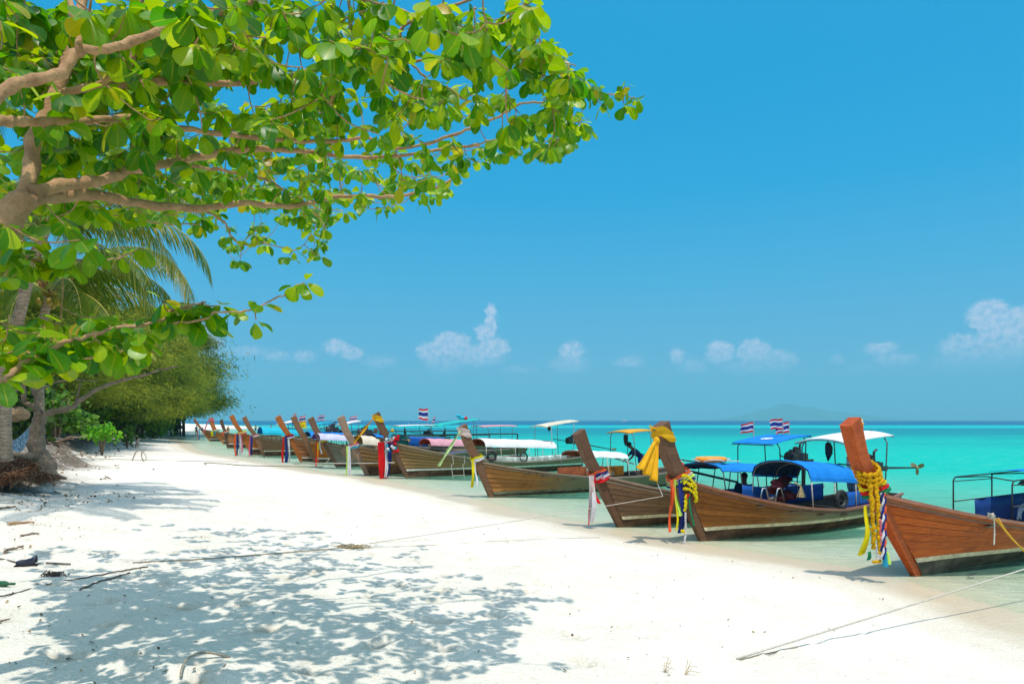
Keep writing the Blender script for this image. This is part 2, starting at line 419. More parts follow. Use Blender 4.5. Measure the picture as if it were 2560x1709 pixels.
def mat_water():
    m, t = newmat('sea water'); g = t.add('ShaderNodeNewGeometry'); p = g.outputs['Position']
    dep = t.add('ShaderNodeAttribute', attribute_name='depth').outputs['Fac']
    off = t.add('ShaderNodeAttribute', attribute_name='offshore').outputs['Fac']
    sp = t.add('ShaderNodeSeparateXYZ', ins={0: p})
    wob = t.noise(t.vm('MULTIPLY', p, (.010, .03, 0)), 1, 5, .6)
    wob2 = t.noise(t.vm('MULTIPLY', p, (.05, .28, 0)), 1, 5, .65)
    row = t.m('DIVIDE', 4096.0/200, t.m('MAXIMUM', sp.outputs[1], 3))         # falls with the distance out to sea
    row = t.m('ADD', row, t.m('MULTIPLY', t.m('MULTIPLY', t.m('SUBTRACT', wob, .5), row), .35))
    cy = lambda r, g, b, k=.74: (srgb(r, g, b)[0]*k*.6, srgb(r, g, b)[1]*k, srgb(r, g, b)[2]*k*.90)
    sea = t.ramp(row, [(0, cy(0, 84, 140)), (.055, cy(0, 104, 156)), (.070, cy(10, 200, 206)), (.090, cy(8, 196, 202)), (.105, cy(0, 142, 164)),
                       (.165, cy(0, 158, 170)), (.205, cy(0, 184, 182)), (.26, cy(0, 198, 190)), (.40, cy(0, 208, 194)), (.7, cy(20, 214, 196)), (1, cy(60, 218, 198))])
    streak = t.m('MULTIPLY', t.ramp(wob2, [(.50, 0), (.66, 1)]), t.m('MULTIPLY', t.smooth(row, .075, .11), t.smooth(row, .5, .17)))
    sea = t.mix(t.m('MULTIPLY', streak, .60), sea, cy(0, 128, 148))
    shal = t.mix(t.smooth(off, 3, 26), cy(176, 226, 196), sea)
    nr = t.noise(t.vm('MULTIPLY', p, (1, 2.2, 0)), 1.0, 4, .6)
    shal = t.mix(t.m('MULTIPLY', t.smooth(nr, .52, .72), .35), shal, cy(175, 232, 215))
    # ripples
    rp = t.noise(t.vm('MULTIPLY', p, (1.6, 4.2, 0)), 1.6, 5, .62, .4)
    rp2 = t.noise(t.vm('MULTIPLY', p, (.25, 1.0, 0)), 1.0, 4, .6, .2)
    h = t.m('ADD', t.m('MULTIPLY', rp, .5), rp2)
    nm = bump(t, h, .22, .9)
    body = princ(t, shal, .35, 0.0, nm)
    tr = t.add('ShaderNodeBsdfTransparent', ins={0: (.925, .985, .955, 1)})
    op = t.m('SUBTRACT', 1, t.m('POWER', 2.718, t.m('MULTIPLY', t.m('MULTIPLY', dep, t.m('MULTIPLY_ADD', nr, 1.2, .4)), -1.9)))
    mx = t.add('ShaderNodeMixShader', ins={0: t.m('MINIMUM', op, 1.0), 1: tr, 2: body})
    gl = t.add('ShaderNodeBsdfGlossy', ins={0: (.9, .95, 1, 1), 1: .12, 'Normal': nm})
    fr = t.add('ShaderNodeFresnel', ins={0: 1.33, 'Normal': nm})
    fac = t.m('MULTIPLY', t.m('MINIMUM', fr, .35), t.m('MULTIPLY', .85, t.smooth(dep, 0, .05)))
    fin = t.add('ShaderNodeMixShader', ins={0: fac, 1: mx.outputs[0], 2: gl})
    finish(t, fin.outputs[0])
    return m
def build_terrain():
    xs = axis(-9, 8.5, .07, -9000, 9000, 1.06); ys = axis(3.0, 16, .07, -300, 12000, 1.045)
    X, Y = np.meshgrid(xs, ys); Xf, Yf = X.ravel(), Y.ravel()
    Z = ground_h(Xf, Yf); _, s, bw = ground_smooth(Xf, Yf)
    g2 = Z.reshape(X.shape); k = 3; pad = np.pad(g2, k, mode='edge'); sm = np.zeros_like(g2)
    for a in range(2*k+1):
        for b in range(2*k+1): sm += pad[a:a+g2.shape[0], b:b+g2.shape[1]]
    det = (sm/(2*k+1)**2-g2).ravel(); pit = sstep(det, .006, .026)*sstep(s, .8, 2.5)*(Yf < 17)*(Yf > 2)*(np.abs(Xf) < 10)*(.35+.65*sstep(-Xf, -3, 2.5))
    Z = np.where((np.abs(Xf) > 3000) | (Yf > 5000), np.minimum(Z, -3), Z)
    o = np_mesh('beach', np.stack([Xf, Yf, Z], 1), grid_faces(len(xs), len(ys)), mat_sand(), True, {'pit': pit, 'shore': np.clip(s, -50, 50), 'bank': np.clip(bw, -50, 50)})
    link(o); tag(o, 'white sand beach sloping from the tree-lined bank into the lagoon', kind='structure')
    xs = axis(-10, 22, .5, -14000, 14000, 1.07); ys = axis(6, 40, .5, -300, 16000, 1.06)
    X, Y = np.meshgrid(xs, ys); Xf, Yf = X.ravel(), Y.ravel()
    zz, s, _ = ground_smooth(Xf, Yf)
    o = np_mesh('sea', np.stack([Xf, Yf, np.zeros_like(Xf)], 1), grid_faces(len(xs), len(ys)), mat_water(), True, {'depth': np.clip(-zz, 0, 9), 'offshore': np.clip(-s, 0, 500)})
    link(o); tag(o, 'clear turquoise lagoon turning deep blue at the horizon', kind='structure')
build_terrain()

def build_island():
    # far hazy island on the right of the horizon
    D = 9600.0; prof = [(1765,0),(1800,3),(1850,11),(1880,20),(1900,26),(1925,30),(1940,34),(1955,41),(1975,42),(1990,38),(2005,33),(2030,34),(2050,27),(2075,22),(2100,22),(2130,17),(2170,12),(2210,7),(2260,2),(2290,0)]
    us = np.linspace(1765, 2290, 90); hs = np.interp(us, [p[0] for p in prof], [p[1] for p in prof])
    nv = 16; V = []
    for j in range(nv):
        q = -1+2*j/(nv-1)
        for i, (u, h) in enumerate(zip(us, hs)):
            x = (u-CU)/F_PX*D; k = math.cos(q*PI/2)
            z = h/F_PX*D*k*(1+.25*float(fbm(np.array([x*.004]), np.array([q*3+5]), 4, 3)[0])) + (2.2 if k > .01 else -5)
            V.append((x, D+q*500, z-1))
    m, t = newmat('forested island'); g = t.add('ShaderNodeNewGeometry')
    n = t.noise(t.vm('MULTIPLY', g.outputs['Position'], (.004, .004, .01)), 1, 5, .6)
    finish(t, princ(t, t.ramp(n, [(.3, (.035, .085, .04)), (.7, (.07, .13, .06))]), .9, .05))
    o = np_mesh('island', np.array(V), grid_faces(len(us), nv), m); link(o)
    tag(o, 'low forested island fading into blue haze on the right horizon', kind='structure')
build_island()
#__HAZE__
def build_haze():
    bm = MB(); bm.box((0, 5200, 165), (16600, 10900, 340))
    m, t = newmat('haze'); v = t.add('ShaderNodeVolumePrincipled')
    v.inputs['Color'].default_value = (.30, .84, 1.0, 1); v.inputs['Density'].default_value = .00020
    o = t.add('ShaderNodeOutputMaterial'); t.l.new(v.outputs[0], o.inputs['Volume'])
    h = bm.build('haze', m); tag(h, kind='stuff')
build_haze()
# ---------------------------------------------------------------- long-tail boats
W_VARN = wood('varnished red brown wood', (.66, .135, .008), (.42, .060, .005), (.12, .017, .004), .38, .22, 0, .75, varn=.05)
W_VARN_S = wood('varnished orange stem wood', (.50, .090, .010), (.29, .045, .007), (.08, .014, .004), .40, .2, 0, .75, varn=.05)
W_GOLD = wood('honey brown hull wood', (.44, .16, .035), (.24, .078, .018), (.09, .032, .010), .55, .15, 0, .5, aft=(.36, .33, .21))
W_GREY = wood('weathered grey brown hull wood', (.33, .185, .10), (.215, .115, .062), (.075, .04, .022), .7, .12, 0, .5)
W_MID = wood('mid brown hull wood', (.48, .20, .055), (.31, .115, .030), (.05, .024, .011), .6, .15, 0, .8, aft=(.24, .22, .14))
W_TAN = wood('tan hull wood with dark seams', (.54, .32, .13), (.42, .23, .085), (.13, .06, .026), .6, .12, .75, .35, aft=(.33, .27, .15))
W_DKPOST = wood('dark brown post wood', (.19, .095, .052), (.125, .062, .034), (.04, .022, .015), .6, .25)
W_MIDPOST = wood('brown post wood', (.25, .12, .06), (.17, .08, .04), (.06, .03, .018), .6, .25)
W_ORPOST = wood('orange brown post wood', (.52, .17, .035), (.36, .10, .022), (.12, .04, .014), .5, .15)
W_PALEPOST = wood('pale weathered post wood', (.36, .24, .17), (.26, .165, .11), (.10, .07, .05), .75, .2)
W_SILVER = wood('silvery weathered hull wood', (.27, .23, .17), (.18, .145, .105), (.07, .055, .045), .75, .2, 0, .6)
W_ORANGE = wood('orange brown hull wood', (.56, .19, .03), (.38, .11, .02), (.14, .045, .012), .5, .15, 0, .4)
W_BROWN2 = wood('reddish brown hull wood', (.46, .18, .07), (.34, .13, .05), (.14, .06, .03), .6, .15, 0, .4)
W_RAIL = wood('bleached gunwale wood', (.42, .33, .25), (.27, .19, .13), (.10, .07, .05), .7, .2)
W_RAILR = wood('red brown gunwale wood', (.34, .14, .09), (.22, .075, .045), (.50, .36, .28), .5, .3)
W_DECK = wood('deck board wood', (.30, .20, .12), (.20, .13, .08), (.08, .05, .035), .7, .2)
P_CREAM = plain('cream waterline paint', (.78, .64, .42), .6, .25, .25, 7)
P_WHITE = plain('white waterline paint', (.72, .68, .60), .6, .25, .15, 7)
P_BOTTOM = plain('dark brown bottom paint', (.13, .065, .035), .7, .2, .5, 3)
P_BOTGREEN = plain('slimy bottom paint', (.10, .085, .055), .6, .3, .6, 3.5)
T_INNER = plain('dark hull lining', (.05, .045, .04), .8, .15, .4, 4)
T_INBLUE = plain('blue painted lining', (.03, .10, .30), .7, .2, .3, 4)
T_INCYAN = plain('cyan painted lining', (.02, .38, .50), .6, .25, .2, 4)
T_POLE = plain('grey green metal pole', (.16, .18, .16), .4, .5, .4, 20, metal=.3)
T_POLEB = plain('black metal pole', (.025, .03, .03), .45, .4, .3, 20)
T_POLEW = plain('pale rusty pole', (.50, .42, .36), .5, .4, .35, 30)
T_STEEL = plain('polished steel', (.55, .55, .55), .25, .5, .1, 20, metal=.9)
T_ENGINE = plain('greasy engine metal', (.035, .035, .038), .5, .4, .5, 18)
T_RUBBER = plain('black rubber', (.02, .02, .022), .7, .3, .3, 15)
C_BLUE = cloth('bright blue canvas', (.010, .24, .74), .18)
C_NAVY = cloth('navy tarpaulin', (.010, .05, .22), .1, .5)
C_TBLUE = cloth('creased blue tarpaulin', (.012, .10, .42), .1, .4)
C_WHITE = cloth('white canvas', (.80, .78, .76), .15)
C_CREAM = cloth('cream canvas', (.74, .66, .52), .2)
C_PINK = cloth('faded pink canvas', (.72, .36, .42), .2)
C_LILAC = cloth('pale lilac canvas', (.62, .60, .78), .2)
C_YELLOW = cloth('amber canvas', (.80, .42, .04), .25)
C_TEAL = cloth('teal canvas', (.03, .50, .45), .2)
C_CYAN = cloth('cyan canvas', (.02, .50, .66), .2)
C_REDUN = cloth('red lined canvas', (.60, .08, .04), .2)
C_RUSTUN = plain('stained orange lining', (.40, .10, .04), .8, .1, .7, 6)
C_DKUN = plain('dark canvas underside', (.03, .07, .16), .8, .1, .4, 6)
C_ORANGE = plain('orange printed board', (.80, .26, .02), .6, .2, .12, 6)
C_GREEN = cloth('dark green tarpaulin', (.01, .13, .12), .1, .5)
R_WHITE = cloth('white ribbon', (.82, .80, .82), .35); R_RED = cloth('red ribbon', (.78, .01, .015), .3); R_BLUE = cloth('navy ribbon', (.02, .04, .24), .3)
R_YEL = cloth('yellow ribbon', (.88, .74, .01), .35); R_MARI = plain('marigold petals', (.86, .46, .005), .7, .1, .25, 40, trans=.25)
R_ORG = cloth('coral orange ribbon', (.90, .16, .05), .35); R_LIME = cloth('lime ribbon', (.66, .90, .15), .35); R_AMB = cloth('golden sash cloth', (.84, .46, .012), .3)
R_GRN = cloth('green ribbon', (.01, .25, .10), .3); R_PINK = cloth('pink ribbon', (.85, .20, .28), .35); R_SKY = cloth('sky blue ribbon', (.03, .42, .62), .35); R_PALEG = cloth('pale green ribbon', (.60, .75, .38), .35); R_LPINK = cloth('pale pink cloth', (.72, .55, .50), .3)

def lerp(a, b, t): return a+(b-a)*t
class Boat:
    def __init__(s, foot, neck, top, L, label, ang=31.5, zn=None, zt=None, d=None, beam=1.55, zm=.50, bow=.055):
        s.F = Vector(((foot[0]-CU)/F_PX, 1, 0))*(HC*F_PX/(foot[1]-CV)); s.L = L; s.beam = beam; s.zm = zm; s.bow = bow
        a = math.radians(ang); s.ax = Vector((-math.cos(a), -math.sin(a), 0)); s.lat = Vector((-s.ax.y, s.ax.x, 0))
        s.dn, s.zn = s.loc(*neck); s.dt, s.zt = s.loc(*top)
        s.t = empty('longtail_boat', s.F, label, 'boat', 'long-tail boats moored bow first along the beach', rz=math.atan2(s.ax.y, s.ax.x))
        s.p = s.t
    def loc(s, u, v, y=0):
        """photo pixel -> (along, height) on the boat's own lengthwise plane at sideways offset y"""
        B = s.F+s.lat*y; r = (u-CU)/F_PX
        d = (r*B.y-B.x)/(s.ax.x-r*s.ax.y)
        return d, HC-(v-CV)/F_PX*(B.y+s.ax.y*d)
    def W(s, x, y, z): return s.F+s.ax*x+s.lat*y+Vector((0, 0, z))
    # -- lines of the hull; tau 0 bow .. 1 stern, w 0 keel .. 1 gunwale
    def zg(s, t):
        k = max(0, 1-t/.62); return s.zm+(s.zn*.94-s.zm)*k**1.75+.16*max(0, (t-.62)/.38)**2
    def zk(s, t): return -.05-.16*math.sin(min(1, t*1.6)*PI/2)+.10*max(0, t-.6)
    def pt(s, t, w, side=1, out=0):
        xs = (s.dn-.235)*w-.22*(1-w)
        x = lerp(xs, -s.L*(.97+.03*w), t)
        z = lerp(s.zk(t), s.zg(t), w)
        b = s.beam/2*min(1, (math.sin(min(1, t/.52)*PI/2))**.80)*(1-.42*max(0, (t-.55)/.45)**1.6)
        sec = (w**.50)*(.86+.14*w) if w > 0 else 0
        fl = lerp(w**1.05, sec, min(1, t*3.0))                     # hollow near the stem, full amidships
        y = .055+(b)*fl+out
        return (x, side*y, z)
    def wl(s, t, z): return min(.9, max(.02, (z-s.zk(t))/(s.zg(t)-s.zk(t))))
def rail_strip(s, side, w0, ztop, wid, hgt, n=22, t0=0.0):
    bm = MB(); rows = []
    for i in range(n+1):
        t = t0+(1-t0)*(i/n)**1.15; x, y, z = s.pt(t, w0, side); z += ztop
        rows.append([(x, y-side*wid*.4, z-hgt), (x, y+side*wid*.6, z-hgt), (x, y+side*wid*.6, z), (x, y-side*wid*.4, z)])
    vs = [p for r in rows for p in r]; fs = []
    for i in range(n):
        for k in range(4): fs.append((i*4+k, i*4+(k+1) % 4, (i+1)*4+(k+1) % 4, (i+1)*4+k))
    fs += [(3, 2, 1, 0), tuple(n*4+k for k in range(4))]
    bm.add(vs, fs); return bm
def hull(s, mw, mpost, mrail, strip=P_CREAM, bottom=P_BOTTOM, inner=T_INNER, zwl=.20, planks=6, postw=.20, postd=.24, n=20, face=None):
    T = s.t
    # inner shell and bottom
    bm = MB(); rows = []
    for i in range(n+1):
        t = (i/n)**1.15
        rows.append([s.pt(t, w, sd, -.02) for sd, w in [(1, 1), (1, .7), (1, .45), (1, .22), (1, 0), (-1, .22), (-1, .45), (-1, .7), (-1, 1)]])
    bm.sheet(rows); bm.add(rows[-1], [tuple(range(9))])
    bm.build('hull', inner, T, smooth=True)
    tau = [(i/n)**1.15 for i in range(n+1)]
    zw = zwl+.075
    for sd in (1, -1):
        bm = MB(); bm.sheet([[s.pt(t, lerp(0, s.wl(t, zwl), q), sd, .003) for q in (0, .5, 1)] for t in tau]); bm.build('bottom_planking', bottom, T, smooth=True)
        bm = MB(); rows = []
        for t in tau:
            rows.append([s.pt(t, s.wl(t, zwl), sd, .0), s.pt(t, s.wl(t, zwl), sd, .022), s.pt(t, s.wl(t, zw), sd, .018), s.pt(t, s.wl(t, zw), sd, 0)])
        bm.sheet(rows); bm.build('waterline_strip', strip, T)
        for k in range(planks):
            bm = MB(); rows = []
            for t in tau:
                w0 = s.wl(t, zw); a, b = lerp(w0, 1, k/planks), lerp(w0, 1, (k+1)/planks)
                rows.append([s.pt(t, a, sd, -.01), s.pt(t, a, sd, .021), s.pt(t, lerp(a, b, .5), sd, .013), s.pt(t, b-.004, sd, .004)])
            vs = [p for r in rows for p in r]; fs = [(i*4+j, i*4+j+1, (i+1)*4+j+1, (i+1)*4+j) for i in range(n) for j in range(3)]
            bm.add(vs, fs); o = bm.build('hull_plank', mw, T, smooth=False)
            at = o.data.attributes.new('lap', 'FLOAT', 'POINT'); at.data.foreach_set('value', [(0, 0, .5, 1)[i % 4] for i in range(len(vs))])
        rail_strip(s, sd, 1.0, .03, .075, .05).build('gunwale', mrail, T)
        rail_strip(s, sd, .93, .0, .035, .03).build('rub_rail', mrail, T)
    # transom
    bm = MB(); e = [s.pt(1, w, sd) for sd, w in [(1, 1), (1, .6), (1, .25), (-1, .25), (-1, .6), (-1, 1)]]
    bm.add([(p[0]-.012, p[1], p[2]) for p in e], [(0, 1, 2, 3, 4, 5)]); bm.build('transom', mw, T)
    # stem and prow post: one thick bent timber
    path = [(-.10, -.10), (0, 0), (s.dn*.5, s.zn*.47), (s.dn*.93, s.zn*.90), (s.dn, s.zn)]
    mid = ((s.dn+s.dt)/2+(s.bow*(s.zt-s.zn)), (s.zn+s.zt)/2)
    path += [(lerp(s.dn, mid[0], .5)+.3*s.bow*(s.zt-s.zn), lerp(s.zn, mid[1], .5)), mid, (s.dt, s.zt)]
    wy = [.09, .10, .14, postw*.85, postw*.9, postw*.92, postw*.95, postw]; dp = [.24, .25, .28, max(.28, postd*.95), postd*.85, postd*.9, postd*.95, postd]
    vs = []; fs = []
    for i, (x, z) in enumerate(path):
        a = path[max(0, i-1)]; b = path[min(len(path)-1, i+1)]
        tx, tz = b[0]-a[0], b[1]-a[1]; l = math.hypot(tx, tz); tx, tz = tx/l, tz/l; nx, nz = tz, -tx      # forward normal
        if i == len(path)-1: nx, nz = nx*.97, nz-.10
        h = wy[i]/2; c = .18*h
        for (fx, fy) in [(0, -h+c), (0, h-c), (-c*1.2, h), (-dp[i], h), (-dp[i], -h), (-c*1.2, -h)]:
            vs.append((x+nx*fx, fy, z+nz*fx))
    m = 6
    for i in range(len(path)-1):
        for k in range(m): fs.append((i*m+k, i*m+(k+1) % m, (i+1)*m+(k+1) % m, (i+1)*m+k))
    fs += [tuple(range(m)), tuple(reversed([(len(path)-1)*m+k for k in range(m)]))]
    MB().add(vs, fs).build('prow', mpost, T)
    # foredeck, ribs and cross benches
    bm = MB(); rows = [[(lambda a, b: (lerp(a[0], b[0], q), lerp(a[1], b[1], q)*.97, a[2]-.03))(s.pt(t, 1, 1), s.pt(t, 1, -1)) for q in (0, .5, 1)] for t in np.linspace(.0, .16, 5)]
    bm.sheet(rows, .03).build('foredeck', W_DECK, T)
    bm = MB(); rows = []
    for t in np.linspace(.1, .98, 14):
        z = s.zg(t)-.36-.0*t; w = s.wl(t, z); a = s.pt(t, w, 1, -.03); b = s.pt(t, w, -1, -.03); rows.append([a, b])
    bm.sheet(rows, .02).build('floor_boards', inner if inner is not T_INNER else W_DECK, T)
    for t in (.24, .36, .48, .60, .72, .86):
        a = s.pt(t, 1, 1, -.03); b = s.pt(t, 1, -1, -.03)
        MB().box((a[0], 0, a[2]-.12), (.20, a[1]-b[1], .03)).build('bench', W_DECK, T)

def pole(s, name, pts, r, mat, n=6): return MB().tube(pts, r, n).build(name, mat, s.t, smooth=True)
def canopy(s, u0, u1, vr, mat, under, width=1.5, drop=.32, mpole=T_POLE, posts=3, v1=None, sag=0, name='canopy', fringe=False, skirt=.05):
    """arched awning between photo columns u0 (bow end) and u1, ridge at row vr"""
    x0, z0 = s.loc(u0, vr); x1, z1 = s.loc(u1, vr if v1 is None else v1)
    top = MB(); rows = []; nx = 9; ny = 8
    for i in range(nx):
        q = i/(nx-1); x = lerp(x0, x1, q); z = lerp(z0, z1, q)-sag*math.sin(q*PI)+.012*math.sin(q*PI*6)
        rows.append([(x, width/2*math.cos(PI*j/ny*.999+.0005)*1.0, z-drop*(1-math.sin(PI*j/ny)**.8)) for j in range(ny+1)])
    top.sheet(rows); o = top.build(name, mat, s.t, smooth=True)
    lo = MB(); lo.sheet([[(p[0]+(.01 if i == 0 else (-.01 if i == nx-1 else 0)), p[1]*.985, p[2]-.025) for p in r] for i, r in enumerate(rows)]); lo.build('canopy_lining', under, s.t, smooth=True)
    sk = MB()
    for sd in (0, ny):
        sk.sheet([[rows[i][sd], (rows[i][sd][0], rows[i][sd][1]*1.01, rows[i][sd][2]-skirt*(1+.2*math.sin(i*2.3)))] for i in range(nx)], (0, .006 if sd else -.006, 0))
    sk.build('canopy_edge', mat, s.t)
    for i in range(posts):
        q = i/(posts-1); x = lerp(x0, x1, q)-.04*(q-.5)*2*-1; z = lerp(z0, z1, q)
        for sd in (1, -1):
            ty = min(1, max(0, -(x-s.dn)/(s.L+s.dn))); g = s.pt(ty, 1, sd)
            pole(s, 'canopy_pole', [(x, sd*(abs(g[1])-.03), g[2]-.05), (x, sd*width/2*.98, z-drop-.01)], .014, mpole, 5)
        bow = [(x, width/2*math.cos(PI*j/10)*.975, z-drop*(1-math.sin(PI*j/10)**.8)-.035) for j in range(11)]
        pole(s, 'roof_bow', bow, .011, mpole, 5)
    return x0, x1, z0, z1
def rear_roof(s, u0, v0, u1, v1, mat, width=1.3, mpole=T_POLE, thick=.02, arch=.10, posts=True, taper=1.0):
    x0, z0 = s.loc(u0, v0); x1, z1 = s.loc(u1, v1); rows = []
    for i in range(6):
        q = i/5; rows.append([(lerp(x0, x1, q), width/2*(-1+2*j/6)*lerp(taper, 1, q), lerp(z0, z1, q)+arch*(1-(-1+2*j/6)**2)+.03*math.sin(q*PI)) for j in range(7)])
    MB().sheet(rows, thick).build('rear_canopy', mat, s.t, smooth=False)
    pole(s, 'roof_bow', [Vector(p)+Vector((0, 0, -.04)) for p in rows[0]], .014, mpole, 5)
    pole(s, 'roof_bow', [Vector(p)+Vector((0, 0, -.04)) for p in rows[-1]], .014, mpole, 5)
    if posts:
        for q in (.15, .85):
            for sd in (1, -1):
                x = lerp(x0, x1, q); z = lerp(z0, z1, q)-.03; t = min(.97, max(0, -(x-s.dn)/(s.L+s.dn))); g = s.pt(t, 1, sd)
                pole(s, 'canopy_pole', [(g[0], sd*(abs(g[1])-.05), g[2]-.1), (lerp(g[0], x, .9), sd*lerp(abs(g[1]), width/2, .9), z-.12), (x, sd*width/2*.9, z)], .016, mpole, 6)
    return rows
def side_tarp(s, u0, u1, ztop, zbot_off, mat, side, name='side_tarp', off=-.05):
    x0, _ = s.loc(u0, 1100); x1, _ = s.loc(u1, 1100); rows = []
    n = 12
    for i in range(n+1):
        x = lerp(x0, x1, i/n); t = min(1, max(0, -(x-s.dn)/(s.L+s.dn))); g = s.pt(t, 1, side)
        y = abs(g[1])+off; w = .018*math.sin(i*2.1)
        rows.append([(x, side*(y+w*k), lerp(g[2]+zbot_off, g[2]+ztop, k)) for k in (0, .33, .66, 1)])
    MB().sheet(rows, (0, -side*.008, 0)).build(name, mat, s.t, smooth=True)
def engine(s, u, v, tail=(2.6, .25), side=0, prop=True, y=.0, fwd=1.4):
    x, z = s.loc(u, v)
    T = s.t; st = s.pt(.97, 1, 1)
    eb = MB(); eb.box((x, y, z), (.42, .24, .26)); eb.box((x+.08, y, z+.17), (.26, .2, .1)); eb.box((x-.12, y+.14, z+.02), (.22, .1, .18)); eb.box((x+.16, y-.14, z-.04), (.18, .08, .16))
    eb.tube([(x+.2, y, z+.02), (x+.3, y, z+.02)], [.15, .13], 10)
    o = eb.build('engine_block', T_ENGINE, T)
    MB().tube([(x-.05, y+.06, z+.2), (x-.05, y+.06, z+.36), (x-.16, y+.06, z+.42)], .03, 7).build('exhaust_pipe', T_ENGINE, o)
    MB().tube([(x+.30, y, z+.02), (x+.35, y, z+.02)], [.16, .16], 12).build('flywheel', T_ENGINE, o)
    a = MB(); a.ball((x+.02, y-.02, z+.25), .075, 8, 5, (1.3, 1, .8)); a.build('air_filter', T_RUBBER, o)
    MB().tube([(-s.L+.12, 0, st[2]-.15), (-s.L+.12, 0, z-.14)], .035, 7).build('engine_post', T_POLEB, T)
    MB().tube([(-s.L+.12, 0, z-.13), (x, y, z-.13)], .03, 7).build('engine_mount', T_POLEB, T)
    L, dz = tail
    sh = MB().tube([(x-.2, y, z-.02), (x-L*.35, y, z-.02+dz*.35), (x-L, y, z+dz)], [.045, .03, .022], 7).build('tail_shaft', T_POLEB, T)
    MB().box((x-.55, y, z-.05+dz*.15), (.35, .03, .12)).build('shaft_guard', T_POLEB, sh)
    if prop:
        pb = MB(); c = Vector((x-L-.02, y, z+dz)); pb.ball(c, .045, 8, 5)
        for k in range(3):
            an = k*2*PI/3+.5; d = Vector((0, math.cos(an), math.sin(an))); w = Vector((.35, -math.sin(an), math.cos(an))).normalized()*.055
            pb.add([c, c+d*.07+w, c+d*.17+w*.9, c+d*.20, c+d*.16-w*.9, c+d*.06-w], [(0, 1, 2, 3, 4, 5)])
        pb.build('propeller', plain('brass propeller', (.50, .36, .16), .4, .5, .2, 10, metal=.6), sh)
    MB().tube([(x+.25, y, z-.02), (x+.7, y+.05, z+.05), (x+fwd, y+.05, z+.12)], .018, 6).build('tiller_handle', T_POLEB, T)

# ---- things on the prows
def strip(bm, top, L, w, dirv, sway=.06, n=9, ph=0, flare=1.0, fold=.25):
    """a hanging band of cloth with soft folds"""
    d = Vector(dirv).normalized(); nrm = Vector((-d.y, d.x, 0)); rows = []
    for i in range(n+1):
        q = i/n; ww = w*lerp(1, flare, q)*(1+.16*math.sin(q*8+ph*3))
        c = Vector(top)+Vector((0, 0, -L*q))+nrm*(sway*1.6*math.sin(q*4.1+ph)*q)+d*(sway*1.3*math.sin(q*3.3+ph*1.7)*q)
        rows.append([c+d*(ww*(k/6-.5))+nrm*(fold*w*.5*math.sin(k*1.9+ph+q*2.2)*(.35+q)) for k in range(7)])
    bm.sheet(rows, tuple(nrm*.004)); return rows
def collar(s, bm, zc, hgt, grow=.03, postw=.20, postd=.24, tilt=.0, wav=0.02, x0=None):
    """a band wound round the prow at height zc"""
    f = (zc-s.zn)/(s.zt-s.zn)
    xf = lerp(s.dn, s.dt, f) if f > 0 else lerp(0, s.dn, zc/s.zn)
    rows = []; n = 20
    for j in range(5):
        zz = zc+hgt*(j/4-.5); ring = []; g = grow*(1+.35*math.sin(j*2.2))
        fz = min(1, max(0, (zz-s.zn)/(s.zt-s.zn))); xx = xf+(s.dt-s.dn)/(s.zt-s.zn)*(zz-zc)+s.bow*(s.zt-s.zn)*3.6*fz*(1-fz)
        for k in range(n+1):
            a = 2*PI*k/n; c, si = math.cos(a), math.sin(a); m = max(abs(c), abs(si))**.97
            ring.append((xx-postd*.58+(postd*.58+g)*c/m, (postw/2+g)*si/m, zz+tilt*c*-1+wav*math.sin(a*3+j)))
        rows.append(ring)
    bm.sheet(rows, 0); return xf
def garland_beads(bm, pts, r, jit=.35, n=5, dens=1.0):
    pts = [Vector(p) for p in pts]
    for a, b in zip(pts[:-1], pts[1:]):
        m = max(1, int((b-a).length/(r*1.1)*dens))
        for i in range(m):
            p = a.lerp(b, i/m)
            for k in range(2):
                bm.ball(p+Vector((random.uniform(-1, 1), random.uniform(-1, 1), random.uniform(-1, 1)))*r*jit, r*random.uniform(.75, 1.05), n, 3)
def deco(name, s, label, cat): return empty(name, s.W(s.dn-.05, 0, s.zn), label, cat, 'ribbons and garlands tied to the prows', rz=s.t.rotation_euler.z)
def D(s, bm, name, mat, par, smooth=False, kind=None):
    # local boat coordinates -> coordinates of the decoration's own origin
    bm.v = [(p[0]-(s.dn-.05), p[1], p[2]-s.zn) for p in bm.v]
    return bm.build(name, mat, par, smooth=smooth, kind=kind)

# ===== the boats, nearest first
B1 = Boat((2280, 1436), (2171, 1226), (2112, 1064), 8.0, 'varnished orange red long-tail boat at the right edge, wrapped in marigolds', zm=.52, bow=.10)
hull(B1, W_VARN, W_VARN_S, W_RAILR, P_CREAM, P_BOTGREEN, T_INNER, .20, 7, .19, .26)
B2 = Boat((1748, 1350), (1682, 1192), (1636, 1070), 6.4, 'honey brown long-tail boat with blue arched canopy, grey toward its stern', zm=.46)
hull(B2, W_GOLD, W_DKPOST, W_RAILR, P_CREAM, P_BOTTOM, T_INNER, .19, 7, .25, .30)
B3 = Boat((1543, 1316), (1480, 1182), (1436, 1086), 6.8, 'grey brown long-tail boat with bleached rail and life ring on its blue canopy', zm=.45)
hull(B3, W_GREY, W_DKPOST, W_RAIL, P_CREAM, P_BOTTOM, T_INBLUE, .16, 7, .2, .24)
B4 = Boat((1221, 1240), (1185, 1150), (1146, 1070), 8.3, 'mid brown long-tail boat with dark stains and an orange side board', zm=.44)
hull(B4, W_MID, W_MIDPOST, W_RAIL, plain('dull green waterline paint', (.20, .20, .13), .7, .2, .3, 5), P_BOTTOM, T_INNER, .06, 6, .22, .26)
B5 = Boat((1012, 1192), (966, 1100), (932, 1038), 9.3, 'tan long-tail boat with dark lapped seams and a long white canopy', zm=.50, beam=1.7)
